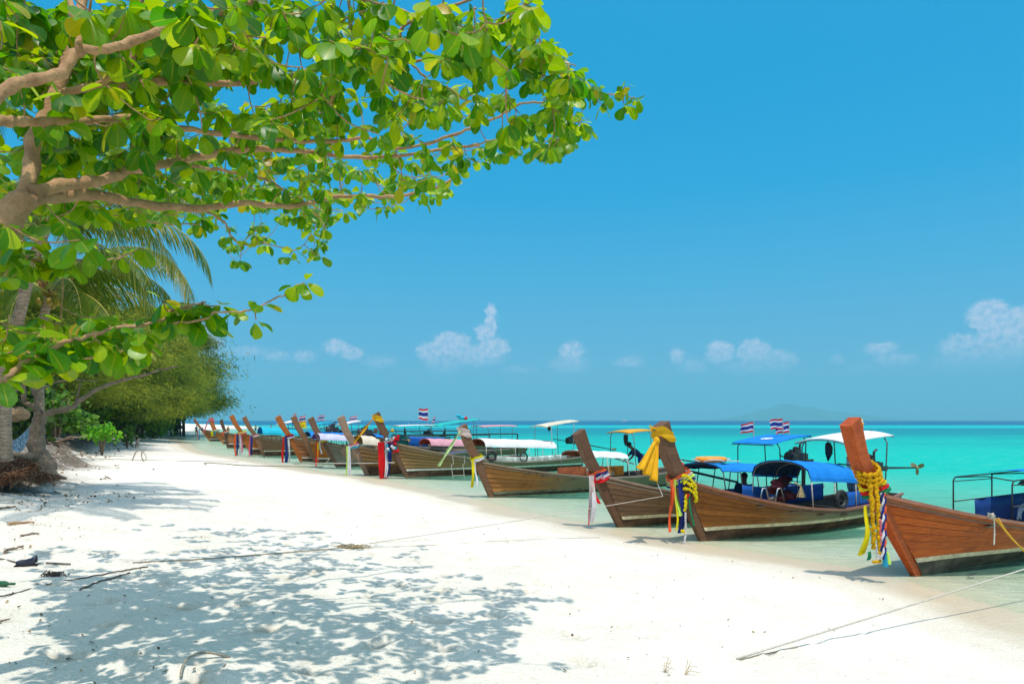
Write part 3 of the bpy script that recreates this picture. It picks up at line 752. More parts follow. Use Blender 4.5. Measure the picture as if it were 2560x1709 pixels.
hull(B5, W_TAN, W_DKPOST, W_RAIL, P_WHITE, P_BOTTOM, T_INNER, .26, 7, .24, .28)
B6 = Boat((912, 1187), (875, 1107), (844, 1045), 8.0, 'light tan long-tail boat with a pale post and small cream canopy', zm=.46)
hull(B6, W_TAN, W_PALEPOST, W_RAIL, P_BOTTOM, P_BOTTOM, T_INNER, .30, 5, .26, .28)
B7 = Boat((839, 1166), (799, 1099), (770, 1048), 8.0, 'silver grey long-tail boat with a faded pink ring painted on its bow', zm=.5)
hull(B7, W_SILVER, W_DKPOST, W_RAIL, plain('faded red waterline paint', (.40, .20, .16), .7, .2, .3, 5), P_BOTTOM, T_INBLUE, .12, 5, .24, .28)
B8 = Boat((785, 1155), (757, 1097), (727, 1044), 8.0, 'bright orange brown long-tail boat with a bare tall post and white waterline', zm=.5)
hull(B8, W_ORANGE, W_MIDPOST, W_RAIL, P_WHITE, P_BOTTOM, T_INNER, .17, 5, .26, .30)
B9 = Boat((749, 1152), (716, 1088), (688, 1044), 8.0, 'brown long-tail boat with orange post and red, blue and white ribbons', zm=.5)
hull(B9, W_BROWN2, W_ORPOST, W_RAIL, P_WHITE, P_BOTTOM, T_INNER, .15, 5, .26, .30)
B10 = Boat((657, 1139), (632, 1087), (605, 1045), 8.4, 'dark weathered long-tail boat carrying a long cyan canopy', zm=.55)
hull(B10, W_GREY, W_MIDPOST, W_RAIL, P_CREAM, P_BOTTOM, T_INCYAN, .28, 5, .24, .28)
B11 = Boat((626, 1136), (596, 1078), (573, 1041), 8.0, 'orange brown long-tail boat with an orange garland at the bend of its post', zm=.5)
hull(B11, W_ORANGE, W_ORPOST, W_RAIL, P_CREAM, P_BOTTOM, T_INNER, .38, 5, .26, .30)
B12 = Boat((567, 1119), (560, 1079), (549, 1050), 8.0, 'light brown long-tail boat with a short thin dark post', zm=.7)
hull(B12, W_BROWN2, W_DKPOST, W_RAIL, P_WHITE, P_BOTTOM, T_INNER, .30, 5, .22, .26)
B13 = Boat((557, 1109), (533, 1076), (522, 1046), 8.0, 'reddish brown long-tail boat with pink cloth over the top of its post', zm=.6)
hull(B13, W_BROWN2, W_ORPOST, W_RAIL, P_WHITE, P_BOTTOM, T_INNER, .25, 5, .32, .40)
B14 = Boat((523, 1102), (500, 1071), (483, 1049), 8.0, 'leftmost long-tail boat, reddish brown with a thin orange post', zm=.6)
hull(B14, W_BROWN2, W_ORPOST, W_RAIL, P_WHITE, P_BOTTOM, T_INNER, .20, 5, .2, .26)
B15 = Boat((975, 1156), (955, 1104), (948, 1068), 9.0, 'long-tail boat with faded pink canopies moored behind the tan boat', zm=.6)
hull(B15, W_GREY, W_DKPOST, W_RAIL, P_WHITE, P_BOTTOM, T_INNER, .2, 5)
B16 = Boat((925, 1141), (934, 1090), (936, 1070), 9.2, 'farthest big long-tail boat, under a slanting teal awning', zm=.9, beam=2.0)
hull(B16, W_GREY, W_DKPOST, W_RAIL, P_WHITE, P_BOTTOM, T_INNER, .2, 5)

# canopies, tarps, engines
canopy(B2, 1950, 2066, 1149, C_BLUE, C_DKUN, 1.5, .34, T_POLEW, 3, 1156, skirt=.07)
side_tarp(B2, 2035, 2110, .36, -.04, C_TBLUE, 1); side_tarp(B2, 1925, 1995, .36, -.04, C_TBLUE, -1); side_tarp(B2, 2035, 2120, .36, -.04, C_TBLUE, -1)
rear_roof(B2, 2052, 1106, 2165, 1086, C_WHITE, 1.35, T_POLE, .02, .10)
engine(B2, 2176, 1166, (2.1, -.10)); 
rear_roof(B3, 1880, 1107, 1975, 1086, C_BLUE, 1.3, T_POLEB, .02, .0)
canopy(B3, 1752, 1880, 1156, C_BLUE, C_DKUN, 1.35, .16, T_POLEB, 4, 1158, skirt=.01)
side_tarp(B3, 1735, 1900, .10, -.10, C_NAVY, -1); side_tarp(B3, 1735, 1900, .02, -.25, C_NAVY, 1)
engine(B3, 1992, 1143, (1.8, -.5), fwd=.8)
MB().tube([(B3.loc(1708, 1166)[0], -.5, B3.loc(1708, 1166)[1]-.02), (B3.loc(1868, 1205)[0], -.3, B3.loc(1868, 1205)[1]-.02)], [.035, .03], 7).build('spare_shaft', T_POLE, B3.t)
canopy(B4, 1432, 1540, 1124, C_WHITE, C_RUSTUN, 1.35, .19, T_POLEW, 3, 1129, skirt=.02)
rear_roof(B4, 1545, 1081, 1606, 1075, C_YELLOW, 1.2, T_POLE, .03, .05)
engine(B4, 1640, 1137, (2.6, -.4), fwd=1.0)
MB().tube([(B4.loc(1500, 1136)[0], .2, B4.loc(1500, 1136)[1]), (B4.loc(1575, 1158)[0], .2, B4.loc(1575, 1158)[1])], .03, 6).build('spare_shaft', T_POLEW, B4.t)
canopy(B5, 1192, 1368, 1095, C_WHITE, C_RUSTUN, 1.6, .33, T_POLEW, 6, 1100, name='canopy', skirt=.03)
rear_roof(B5, 1345, 1066, 1425, 1052, C_CREAM, 1.4, T_POLEW, .03, .06)
engine(B5, 1432, 1102, (2.6, -.5), fwd=1.2)
x0 = B5.loc(1218, 1100)[0]; x1 = B5.loc(1392, 1100)[0]
side_tarp(B5, 1216, 1395, .24, -.02, plain('whitewashed board', (.50, .50, .46), .8, .15, .45, 3), 1, 'side_board', .0)
canopy(B6, 893, 935, 1086, C_CREAM, plain('brown canopy lining', (.20, .14, .05), .8, .1, .2, 6), 1.5, .35, T_POLEW, 2, 1090)
rear_roof(B6, 930, 1090, 955, 1096, C_BLUE, 1.2, T_POLEB, .02, .12)
engine(B6, 915, 1081, (2.0, -.4), fwd=.4)
canopy(B7, 790, 880, 1082, C_LILAC, plain('purple canopy lining', (.12, .05, .28), .8, .1, .2, 6), 1.5, .28, T_POLEB, 4, 1086)
rear_roof(B7, 846, 1062, 893, 1052, C_WHITE, 1.2, T_POLE, .03, .03)
engine(B7, 833, 1073, (2.0, -.4), fwd=.4)
canopy(B8, 768, 858, 1078, C_BLUE, C_DKUN, 1.5, .25, T_POLEB, 4, 1080)
rear_roof(B8, 786, 1060, 822, 1056, C_CYAN, 1.2, T_POLE, .03, .03)
canopy(B10, 650, 742, 1066, C_CYAN, C_BLUE, 1.7, .40, T_POLEB, 5, 1070, skirt=.12)
rear_roof(B10, 708, 1057, 742, 1051, C_WHITE, 1.5, T_POLEB, .05, .05)
canopy(B15, 1062, 1160, 1095, C_PINK, C_REDUN, 1.7, .36, T_POLEW, 4, 1098)
rear_roof(B15, 1192, 1066, 1278, 1064, C_PINK, 1.5, T_POLE, .04, .06)
side_tarp(B15, 1060, 1130, .25, -.05, W_DECK, 1, 'side_board', 0)
rear_roof(B16, 985, 1064, 1075, 1062, C_WHITE, 1.8, T_POLE, .03, .03)
rear_roof(B16, 1078, 1064, 1182, 1048, C_TEAL, 2.2, T_POLE, .03, .05)
side_tarp(B16, 975, 1110, .38, -.3, C_GREEN, 1); side_tarp(B16, 1010, 1095, .30, -.35, C_TBLUE, 1, off=.03)
engine(B16, 1072, 1084, (2.0, -.3))
# black sail-like leeboard on the teal awning boat
xa, za = B16.loc(1095, 1094); xb, zb = B16.loc(1110, 1068)
MB().add([(xa, .2, za-.3), (xb, .2, zb), (xb-.05, .2, zb-.9), (xa, .24, za-.3), (xb, .24, zb), (xb-.05, .24, zb-.9)], [(0, 1, 2), (5, 4, 3), (0, 3, 4, 1), (1, 4, 5, 2), (2, 5, 3, 0)]).build('black_fin_board', T_RUBBER, B16.t)
# boat 1: frame of a canopy with navy cloth at the frame edge
def b1_frame():
    s = B1; x0, zt = s.loc(2406, 1194, -.35); x1, _ = s.loc(2502, 1200, -.35); x2, _ = s.loc(2640, 1200, -.35); zb = s.loc(2406, 1255, -.35)[1]
    for y in (-.5, .42):
        pole(s, 'canopy_pole', [(x0, y, s.zg(.4)-.1), (x0, y, zt-.06), (x0-.05, y, zt-.01), (x0-.12, y, zt+.005), (x2, y, zt+.02)], .013, T_POLEB)
        pole(s, 'canopy_pole', [(x1, y, s.zg(.5)-.1), (x1, y, zt)], .013, T_POLEB)
        pole(s, 'frame_bar', [(x0, y, zt-.07), (x1, y, zt-.085)], .009, T_POLEB)
        pole(s, 'frame_bar', [(x0, y, zb), (x2, y, zb)], .010, T_POLEB)
    for x in (x0-.06, x1, x2): pole(s, 'roof_bow', [(x, -.5, zt), (x, 0, zt+.05), (x, .42, zt)], .011, T_POLEB)
    xa = s.loc(2458, 1200, -.35)[0]
    rows = [[(lerp(xa, x2, i/10), -.5+.015*math.sin(i*2.2+k), lerp(s.zg(.5)-.2, zb, k/3)) for k in range(4)] for i in range(11)]
    MB().sheet(rows, (0, .008, 0)).build('side_tarp', C_NAVY, s.t, smooth=True)
    rows = [[(lerp(x1+.12, x2, i/6), lerp(-.5, .42, k/4), zt+.055+.05*math.sin(k/4*PI)) for k in range(5)] for i in range(7)]
    MB().sheet(rows, .008).build('canopy', C_BLUE, s.t, smooth=True)
b1_frame()
# boat 5 boarding ladder over the side
def ladder(s, u, label=None):
    x = s.loc(u, 1150, .8)[0]; t = -(x-s.dn)/(s.L+s.dn)
    o = None; g = s.pt(t, 1, 1)
    bm = MB()
    for dx in (0, -.55):
        bm.tube([(x+dx+.15, g[1]+.05, g[2]+.05), (x+dx+.12, g[1]+.07, g[2]-.30), (x+dx+.25, g[1]+.12, g[2]-.34), (x+dx+.2, g[1]+.16, .0), (x+dx+.16, g[1]+.18, -.25)], .016, 5)
    bm.tube([(x+.2, g[1]+.16, .05), (x-.35, g[1]+.16, .05)], .012, 5)
    bm.build('boarding_ladder', T_POLEW, s.t)
ladder(B5, 1140)
# orange side board with its lettering, boat 4
def b4_board():
    s = B4; yy = .62
    for sd, nm in ((1, 0), (-1, 1)):
        x0 = s.loc(1392, 1170, sd*yy)[0]; x1 = s.loc(1562 if sd > 0 else 1560, 1170, sd*yy)[0]
    # near board (plain, red brown) and far board (orange with the round sign)
    xa, za = s.loc(1394, 1169, .62); xb, _ = s.loc(1466, 1169, .62)
    MB().box(((xa+xb)/2, .62, za-.14), (abs(xb-xa), .025, .30)).build('side_board', plain('red brown board', (.36, .09, .03), .7, .2, .2, 5), s.t)
    ya = -.55; xa, zt = s.loc(1487, 1167, ya); xb, zb = s.loc(1559, 1187, ya)
    o = MB().box(((xa+xb)/2, ya, zt-.16), (abs(xb-xa), .02, .34)).build('side_board', C_ORANGE, s.t, label='orange printed board with a round sign')
    cx, cz = s.loc(1528, 1184, ya); R = .235; yl = ya+.014
    ring = MB(); n = 28
    for k in range(n):
        a, b = 2*PI*k/n, 2*PI*(k+1)/n
        if math.sin(a) < -.55: continue
        ring.add([(cx-math.cos(q)*r, yl, cz+math.sin(q)*r*.95) for q, r in ((a, R), (b, R), (b, R*.88), (a, R*.88))], [(0, 1, 2, 3)])
    ring.build('round_emblem', plain('grey brown print', (.28, .16, .08), .7, .1, .1, 8), o)
    cu = bpy.data.curves.new('lettering', 'FONT'); cu.body = 'ala'; cu.size = .26; cu.extrude = .002; cu.align_x = 'CENTER'
    tx = bpy.data.objects.new('lettering', cu); link(tx); dg = bpy.context.evaluated_depsgraph_get(); me = bpy.data.meshes.new_from_object(tx.evaluated_get(dg)); bpy.data.objects.remove(tx)
    me.materials.clear(); me.materials.append(plain('cream print', (.82, .78, .60), .7, .1, .05, 8))
    lo = bpy.data.objects.new('lettering', me); link(lo, o); lo.rotation_euler = (PI/2, 0, PI); lo.location = (cx, yl+.003, cz-.05)
b4_board()
# blue canopy emblem on boat 3 rear roof
def b3_emblem():
    s = B3; x, z = s.loc(1917, 1098); bm = MB(); n = 24
    xa, za = s.loc(1880, 1107); xb, zb = s.loc(1975, 1086); sl = (zb-za)/(xb-xa)
    o = None
    for r0, r1, mt, h in ((.10, .165, P_WHITE, .004), (0, .075, P_WHITE, .004)):
        for k in range(n):
            a, b = 2*PI*k/n, 2*PI*(k+1)/n
            pts = [(math.cos(q)*r, math.sin(q)*r) for q, r in ((a, r1), (b, r1), (b, r0), (a, r0))]
            bm.add([(x+p[0]*.9, p[1], za+sl*(x+p[0]*.9-xa)+.03*math.sin((x-xa)/(xb-xa)*PI)+.008) for p in pts], [(0, 1, 2, 3)])
    bm.build('round_emblem', plain('white canvas print', (.75, .78, .80), .7, .1, .05, 8), B3.t)
b3_emblem()
# pink ring painted on the silver boat
def b7_ring():
    s = B7; bm = MB(); mt = plain('faded pink paint', (.62, .30, .22), .8, .1, .3, 9)
    for (uc, wc, R) in ((.055+.05, .62, .30), (.055+.05, .62, .21), (.055+.05, .62, .13), (.17, .60, .27)):
        for k in range(20):
            a, b = 2*PI*k/20, 2*PI*(k+1)/20; vs = []
            for q, r in ((a, R), (b, R), (b, R-.035), (a, R-.035)):
                t = uc+math.cos(q)*r/8; w = wc+math.sin(q)*r/1.15; vs.append(s.pt(max(0, t), w, 1, .028))
            bm.add(vs, [(0, 1, 2, 3)])
    bm.build('painted_ring', mt, s.t)
b7_ring()
# things stowed in boat 2
def b2_inside():
    s = B2
    for u in (1908, 1946):
        x, z = s.loc(u, 1240, .1)
        pole(s, 'hand_rail', [(x+.12, .1, z-.15), (x+.02, .1, z+.16), (x-.08, .1, z+.18), (x-.2, .1, z-.12)], .018, T_STEEL, 7)
    x, z = s.loc(1962, 1230, -.2); o = empty('life_jacket_pile', s.W(x, -.2, z-.2), 'heap of dark red life jackets under the blue arched canopy', 'life jackets')
    bm = MB()
    for k in range(9): 
        bm.ball((random.uniform(-.25, .25), random.uniform(-.15, .15), .08+.05*k), .15, 8, 5, (1.2, .9, .55))
    bm.build('life_jackets', plain('dark red nylon', (.16, .02, .025), .6, .2, .5, 9), o, smooth=True, kind='stuff')
    sb = MB()
    for k in range(7): sb.tube([(-.3, -.17, .05+.065*k), (0, -.2, .09+.065*k), (.3, -.15, .03+.07*k)], .012, 4)
    sb.build('straps', T_RUBBER, o)
    x, z = s.loc(2003, 1228, .5); o = empty('straw_broom', s.W(x, .5, z+.14), 'straw broom head hanging in the blue arched canopy boat', 'broom')
    bm = MB()
    for k in range(40): 
        a = random.uniform(0, 2*PI); bm.tube([(0, 0, 0), (math.cos(a)*random.uniform(.02, .12), math.sin(a)*random.uniform(.02, .08), -.26)], .006, 3)
    bm.tube([(0, 0, -.03), (-.15, 0, .05)], .015, 5); bm.build('straw', plain('straw', (.60, .46, .24), .8, .1, .2, 9), o)
b2_inside()
def tyre(name, c, R, r, axis_y, label, grp=None):
    o = empty(name, c, label, 'tyre', grp); bm = MB(); pts = []
    for k in range(17): a = 2*PI*k/16; pts.append(Vector((math.cos(a)*axis_y.x*R, math.cos(a)*axis_y.y*R, math.sin(a)*R)))
    bm.tube(pts, r, 8, False).build('tyre_ring', T_RUBBER, o, smooth=True)
    MB().tube([p*.82 for p in pts], r*.4, 6, False).build('tyre_bead', T_POLE, o, smooth=True)
    return o
tyre('boat_tyre', B2.W(B2.loc(2100, 1248, .8)[0], .83, B2.loc(2100, 1248, .8)[1]), .17, .05, B2.ax, 'tyre on the blue side tarp of the boat with the arched canopy', 'tyres hung on the boats')
tyre('boat_tyre', B5.W(B5.loc(1228, 1140, .85)[0], .88, B5.loc(1228, 1140, .85)[1]), .20, .06, B5.ax, 'left one of the two tyres on the whitewashed board', 'tyres hung on the boats')
tyre('boat_tyre', B5.W(B5.loc(1308, 1142, .85)[0], .88, B5.loc(1308, 1142, .85)[1]), .20, .035, B5.ax, 'right one of the two tyres on the whitewashed board', 'tyres hung on the boats')
# life ring on boat 3's canopy
def life_ring():
    s = B3; x, z = s.loc(1777, 1150); o = empty('life_ring', s.W(x, .0, z+.02), 'orange life ring lying on top of a blue canopy', 'life ring', rz=s.t.rotation_euler.z)
    pts = [(math.cos(2*PI*k/20)*.36, math.sin(2*PI*k/20)*.3, 0) for k in range(21)]
    MB().tube(pts, .065, 9, False).build('ring', plain('orange plastic', (.90, .30, .03), .5, .3, .1, 8), o, smooth=True)
    rp = MB()
    for k in range(4):
        a0 = 2*PI*k/4+.4; rp.tube([(math.cos(a0+q*1.3)*(.44+.05*math.sin(q*PI)), math.sin(a0+q*1.3)*(.38+.05*math.sin(q*PI)), -.03+.05*math.sin(q*PI)) for q in (0, .25, .5, .75, 1)], .012, 5)
    rp.tube([(-.36, .1, 0), (-.5, .25, -.04), (-.7, .3, -.05)], .014, 5)
    rp.build('grab_line', R_WHITE, o)
life_ring()

# ---- flags
T_FR, T_FW, T_FB = R_RED, R_WHITE, R_BLUE
def flag(base, h, w, hh, label, dirx=-1, lean=0, mats=None, phase=0, emblem=False, slack=.25, group='flags on the boats'):
    o = empty('flag', base, label, 'flag', group)
    MB().tube([(0, 0, 0), (lean*.5, 0, h*.5), (lean, 0, h)], .012, 5).build('flag_pole', T_POLEW, o)
    bm = MB(); nx = 10
    bands = [0, 1/6, 2/6, 4/6, 5/6, 1]; mats_ = mats or [0, 1, 2, 1, 0]
    for bi in range(5 if mats is None else 1):
        z0, z1 = (bands[bi], bands[bi+1]) if mats is None else (0, 1)
        rows = []
        for i in range(nx+1):
            q = i/nx; row = []
            for k in (0, .5, 1):
                f = lerp(z0, z1, k)
                row.append((lean*(h-hh*f)/h+dirx*w*q, .10*w*math.sin(q*7+phase+f*1.5)*q, h-hh*f*(1-.15*q)-slack*w*q*q+.03*w*math.sin(q*9+phase)))
            rows.append(row)
        bm.cur = (mats_[bi] if mats is None else 0); bm.sheet(rows)
    c = bm.build('flag_cloth', [T_FR, T_FW, T_FB] if mats is None else mats, o, smooth=True)
    if emblem:
        e = MB(); e.ball((lean*.5+dirx*w*.5, -.03, h-hh*.55), hh*.2, 8, 5, (1, .1, 1)); e.build('flag_emblem', R_AMB, c)
    return o
def at(s, u, v, y=0): 
    x, z = s.loc(u, v, y); return s.W(x, y, z)
flag(at(B3, 1884, 1093), .40, .33, .27, 'small striped flag on the left corner of the round emblem blue roof', -1)
flag(at(B3, 1973, 1100), .50, .36, .30, 'small striped flag on the right corner of the round emblem blue roof', -1, phase=1)
flag(at(B3, 1958, 1085), .42, .34, .30, 'striped flag flying highest over the round emblem blue roof', -1, phase=2, lean=-.02, slack=.1)
flag(at(B16, 1070, 1080), 1.62, .66, .82, 'large tattered striped flag on a tall mast above the teal awning', -1, phase=.5, slack=.0)
flag(at(B16, 1079, 1060), .50, .18, .40, 'furled striped pennant leaning right of the tall mast flag', 1, lean=.12, phase=1)
flag(at(B7, 892, 1056), .35, .40, .28, 'faded striped flag at the end of the lilac canopy boat', -1, phase=.4)
flag(at(B8, 811, 1055), .42, .40, .30, 'small striped flag over the cyan roof behind the dark post', -1, phase=2)
flag(at(B8, 764, 1065), .60, .38, .36, 'striped flag drooping above the yellow banner', -1, phase=1.2, slack=.3)
flag(at(B9, 766, 1078), .60, .42, .42, 'yellow banner with a round emblem hanging between two posts', -1, phase=.2, mats=[R_YEL], emblem=True, slack=.05)
flag(at(B8, 788, 1058), .25, .3, .16, 'tiny striped flag left of the cyan roof', -1, phase=.2)
flag(at(B10, 741, 1050), .5, .22, .16, 'tiny pale flag on a thin mast above the white roof', -1, phase=.2)

# ---- ribbons and garlands
def d1():
    s = B1; o = deco('prow_garland', s, 'thick marigold garland with yellow cloth and braided tassels on the varnished prow', 'garland')
    bm = MB()
    for j in range(3):
        zc = s.zn+.34-.07*j; f = (zc-s.zn)/(s.zt-s.zn); xf = lerp(s.dn, s.dt, f); pts = []
        for k in range(15):
            a = 2*PI*k/14; pts.append((xf-.15+.20*math.cos(a), .155*math.sin(a), zc-.10*math.sin(a+.6)))
        garland_beads(bm, pts, .032)
    D(s, bm, 'marigold_band', R_MARI, o, kind='stuff')
    bm = MB(); xh = s.dn+.13
    for dx, dy, l in ((0, .10, 1.05), (-.07, .14, 1.12)):
        garland_beads(bm, [(xh+dx, dy, s.zn+.24), (xh+dx+.01, dy+.04, s.zn-.2), (xh+dx-.07, dy+.02, s.zn+.22-l)], .034, dens=1.2)
    D(s, bm, 'marigold_strand', R_MARI, o, kind='stuff')
    bm = MB()
    for k, m in enumerate((R_YEL, R_RED, R_GRN)):
        b = MB(); collar(s, b, s.zn+.09-.055*k, .06, .02+.004*k, .21, .30, .07); D(s, b, 'sash_band', m, o)
    b = MB(); strip(b, (xh+.05, .06, s.zn-.20), .72, .10, (1, .3, 0), .05, flare=2.1, fold=.4); D(s, b, 'yellow_cloth', R_YEL, o)
    b = MB(); strip(b, (xh+.02, .10, s.zn-.86), .12, .11, (1, .3, 0), .01, 3); D(s, b, 'green_hem', R_GRN, o)
    for j, (m1, m2) in enumerate(((R_BLUE, R_WHITE), (R_ORG, R_BLUE))):
        for mm, ph in ((m1, 0), (m2, PI)):
            b = MB(); b.tube([(xh-.14-.05*j+.02*math.sin(i*1.3+ph), .20+.02*math.cos(i*1.3+ph), s.zn-.02-i*.05) for i in range(20-j)], .017, 5); D(s, b, 'braid', mm, o)
    b = MB(); garland_beads(b, [(xh-.08, .2, s.zn-.4), (xh-.15, .18, s.zn-.92)], .02); D(s, b, 'pink_beads', R_PINK, o, kind='stuff')
    b = MB(); garland_beads(b, [(xh-.08, .15, s.zn-.78), (xh-.11, .15, s.zn-.98)], .02); D(s, b, 'white_beads', R_WHITE, o, kind='stuff')
    b = MB(); garland_beads(b, [(xh-.03, .15, s.zn-1.0), (xh-.20, .15, s.zn-1.02)], .026); D(s, b, 'marigold_tassel', R_MARI, o, kind='stuff')
    b = MB(); b.tube([(xh-.2, .2, s.zn-.85), (xh-.22, .2, s.zn-1.08)], [.02, .04], 6); D(s, b, 'blue_tassel', R_SKY, o)
    b = MB(); b.tube([(xh-.26, .2, s.zn-.88), (xh-.29, .2, s.zn-1.05)], [.02, .045], 6); D(s, b, 'lime_tassel', R_LIME, o)
d1()
def d2():
    s = B2; o = deco('prow_garland', s, 'coral, lime and navy ribbons with a looped yellow garland, second prow from the right', 'garland')
    for k, m in enumerate((R_ORG, R_LPINK, R_LIME, R_BLUE)):
        b = MB(); collar(s, b, s.zn+.05-.045*k, .06, .03+.012*k, .25, .30, .11); D(s, b, 'sash_band', m, o)
    xh = s.dn+.12
    for m, dx, l, w in ((R_ORG, .05, 1.0, .11), (R_ORG, .01, .62, .10), (R_LIME, -.06, .70, .09), (R_YEL, -.04, .98, .05), (R_BLUE, -.16, 1.05, .14), (R_GRN, -.38, .9, .05)):
        b = MB(); strip(b, (xh+dx, .12+abs(dx)*.3, s.zn-.03), l, w, (1, .25, 0), .05, ph=dx*40, flare=.9); D(s, b, 'ribbon', m, o)
    b = MB()
    for j in range(3):
        pts = [(s.dn-.24-.17*math.cos(a)-.02*j, .19+.05*math.sin(a), s.zn-.10-.12*j+.06*math.sin(a*1.0)+.12*math.cos(a)*-1) for a in np.linspace(-.4, PI+.3, 12)]
        garland_beads(b, pts, .034)
    garland_beads(b, [(s.dn-.12, .24, s.zn-.35), (s.dn-.08, .23, s.zn-.66)], .035)
    garland_beads(b, [(s.dn-.02, .23, s.zn-1.02), (s.dn-.14, .23, s.zn-1.04)], .03)
    garland_beads(b, [(s.dn-.0, .23, s.zn-1.36), (s.dn-.07, .23, s.zn-1.38)], .026)
    D(s, b, 'yellow_flowers', R_YEL, o, kind='stuff')
    b = MB(); garland_beads(b, [(s.dn-.09, .24, s.zn-.68), (s.dn-.11, .24, s.zn-1.0), (s.dn-.05, .24, s.zn-1.34)], .022); D(s, b, 'white_flowers', R_WHITE, o, kind='stuff')
    b = MB(); garland_beads(b, [(s.dn-.40, .17, s.zn+.02), (s.dn-.44, .18, s.zn-.2), (s.dn-.36, .2, s.zn-.36)], .03); D(s, b, 'pale_flowers', R_PALEG, o, kind='stuff')
    b = MB(); garland_beads(b, [(s.dn-.14, .26, s.zn-.34), (s.dn-.1, .26, s.zn-.4)], .028); D(s, b, 'red_flowers', R_RED, o, kind='stuff')
    # golden cloth knotted on the top
    o = empty('knotted_cloth', s.W(s.dt-.05, 0, s.zt), 'golden yellow cloth knotted on a dark prow top, tail blowing left', 'knotted cloth', 'ribbons and garlands tied to the prows', rz=s.t.rotation_euler.z)
    b = MB(); collar(s, b, s.zt-.12, .22, .03, .25, .30, -.06, .03); b.v = [(p[0]-s.dt+.05, p[1], p[2]-s.zt) for p in b.v]; b.build('cloth_band', R_AMB, o)
    b = MB(); b.ball((.09, .10, -.24), .075, 8, 6, (.9, .9, 1.1)); b.build('knot', R_AMB, o, smooth=True)
    rows = []
    for i in range(13):
        q = i/12; w = .07+.50*q**.9; row = []
        for k in range(11):
            a = k/10-.5; row.append((.10+.40*q+.82*a*w, .12+.18*q+.05*math.sin(k*1.7)*(.3+q), -.25-.62*q+.57*a*w+.02*math.sin(k*2+q*5)))
        rows.append(row)
    MB().sheet(rows, (0, .004, 0)).build('cloth_tail', R_AMB, o, smooth=True)
d2()
def ribbons(s, label, bands, tails, z0=0, pw=.22, pd=.26, tilt=.07, grow=.025, xo=.10, cat='ribbon'):
    o = deco('prow_ribbon', s, label, cat)
    for k, m in enumerate(bands):
        b = MB(); collar(s, b, s.zn+z0+.05-.055*k, .07, grow+.006*k, pw, pd, tilt); D(s, b, 'sash_band', m, o)
    for m, dx, l, w in tails:
        b = MB(); strip(b, (s.dn+xo+dx, .12+.04*abs(dx), s.zn+z0-.02), l*(.9 if s.F.y > 32 else 1), w*(.75 if s.F.y > 32 else 1), (1, .3, 0), .05, ph=dx*31, flare=1.1); D(s, b, 'ribbon', m, o)
    return o
ribbons(B3, 'long white ribbons with red edges and a striped knot on the grey brown boat', (R_ORG, R_BLUE, R_WHITE, R_RED), ((R_WHITE, .04, 1.0, .13), (R_WHITE, -.03, 1.02, .12), (R_LPINK, .0, .55, .08), (R_RED, -.10, .62, .10), (R_RED, .05, 1.08, .05)), -.02)
ribbons(B4, 'yellow and white ribbon on the mid brown boat', (R_YEL, R_WHITE), ((R_YEL, .0, .85, .10), (R_WHITE, -.07, .80, .07)), .04)
def top_wrap(s, label, m, m2, tail, pw=.22, pd=.26):
    o = empty('knotted_cloth', s.W(s.dt-.05, 0, s.zt), label, 'knotted cloth', 'ribbons and garlands tied to the prows', rz=s.t.rotation_euler.z)
    b = MB(); collar(s, b, s.zt-.14, .26, .025, pw, pd, -.03, .02); b.v = [(p[0]-s.dt+.05, p[1], p[2]-s.zt) for p in b.v]; b.build('cloth_band', m, o)
    b = MB(); rows = []
    for i in range(9):
        q = i/8; w = .09+.05*q; rows.append([(.07+tail[0]*q+w*(k/4-.5), .13+.1*q+.03*math.sin(k*2), -.10-tail[1]*q+.03*math.sin(q*9+k)) for k in range(5)])
    b.sheet(rows, (0, .004, 0)).build('cloth_tail', m2, o)
top_wrap(B4, 'pale pink cloth with pale green tail over the mid brown boat prow', R_LPINK, R_PALEG, (.75, 1.0))
top_wrap(B5, 'amber cloth round the tallest prow with its tail hanging left', R_AMB, R_AMB, (.85, 1.0), .24, .28)
top_wrap(B13, 'pink cloth tied over a prow far down the beach', R_PINK, R_PINK, (.5, 1.3), .32, .40)
o = ribbons(B5, 'big red, white and navy ribbons with bobbles on the tan boat', (R_WHITE, R_RED, R_BLUE), ((R_RED, .16, 1.5, .34), (R_WHITE, -.04, 1.45, .12), (R_BLUE, -.16, 1.45, .20)), -.05, .24, .28, .12, .05)
for m, n in ((R_WHITE, 7), (R_RED, 8), (R_SKY, 6)):
    b = MB()
    for k in range(n): b.ball((B5.dn-random.uniform(-.1, .45), .22+random.uniform(0, .06), B5.zn+random.uniform(-.5, .2)), .07, 6, 4)
    D(B5, b, 'bobbles', m, o, True, 'stuff')
b = MB(); garland_beads(b, [(B5.dn-.25, 0, B5.zn+.4), (B5.dn-.3, .1, B5.zn+.3)], .08); D(B5, b, 'marigold_knot', R_MARI, o, kind='stuff')
ribbons(B6, 'white and lime ribbon with a blue bobble on the pale post', (R_PINK, R_WHITE, R_SKY), ((R_WHITE, -.02, 1.9, .14), (R_LIME, .08, 1.9, .07)), -.1, .26, .28)
ribbons(B7, 'white, amber and red ribbon on the silver grey boat', (R_WHITE, R_YEL), ((R_YEL, .0, .9, .12), (R_WHITE, -.08, .7, .1), (R_RED, .08, 1.4, .09), (R_ORG, -.02, 1.2, .07)), -.05, .24, .28)
ribbons(B9, 'red, blue and white ribbons on the orange post', (R_RED, R_BLUE, R_WHITE), ((R_RED, .1, 1.75, .16), (R_BLUE, -.05, 1.75, .2), (R_WHITE, -.2, 1.7, .12)), -.05, .26, .30)
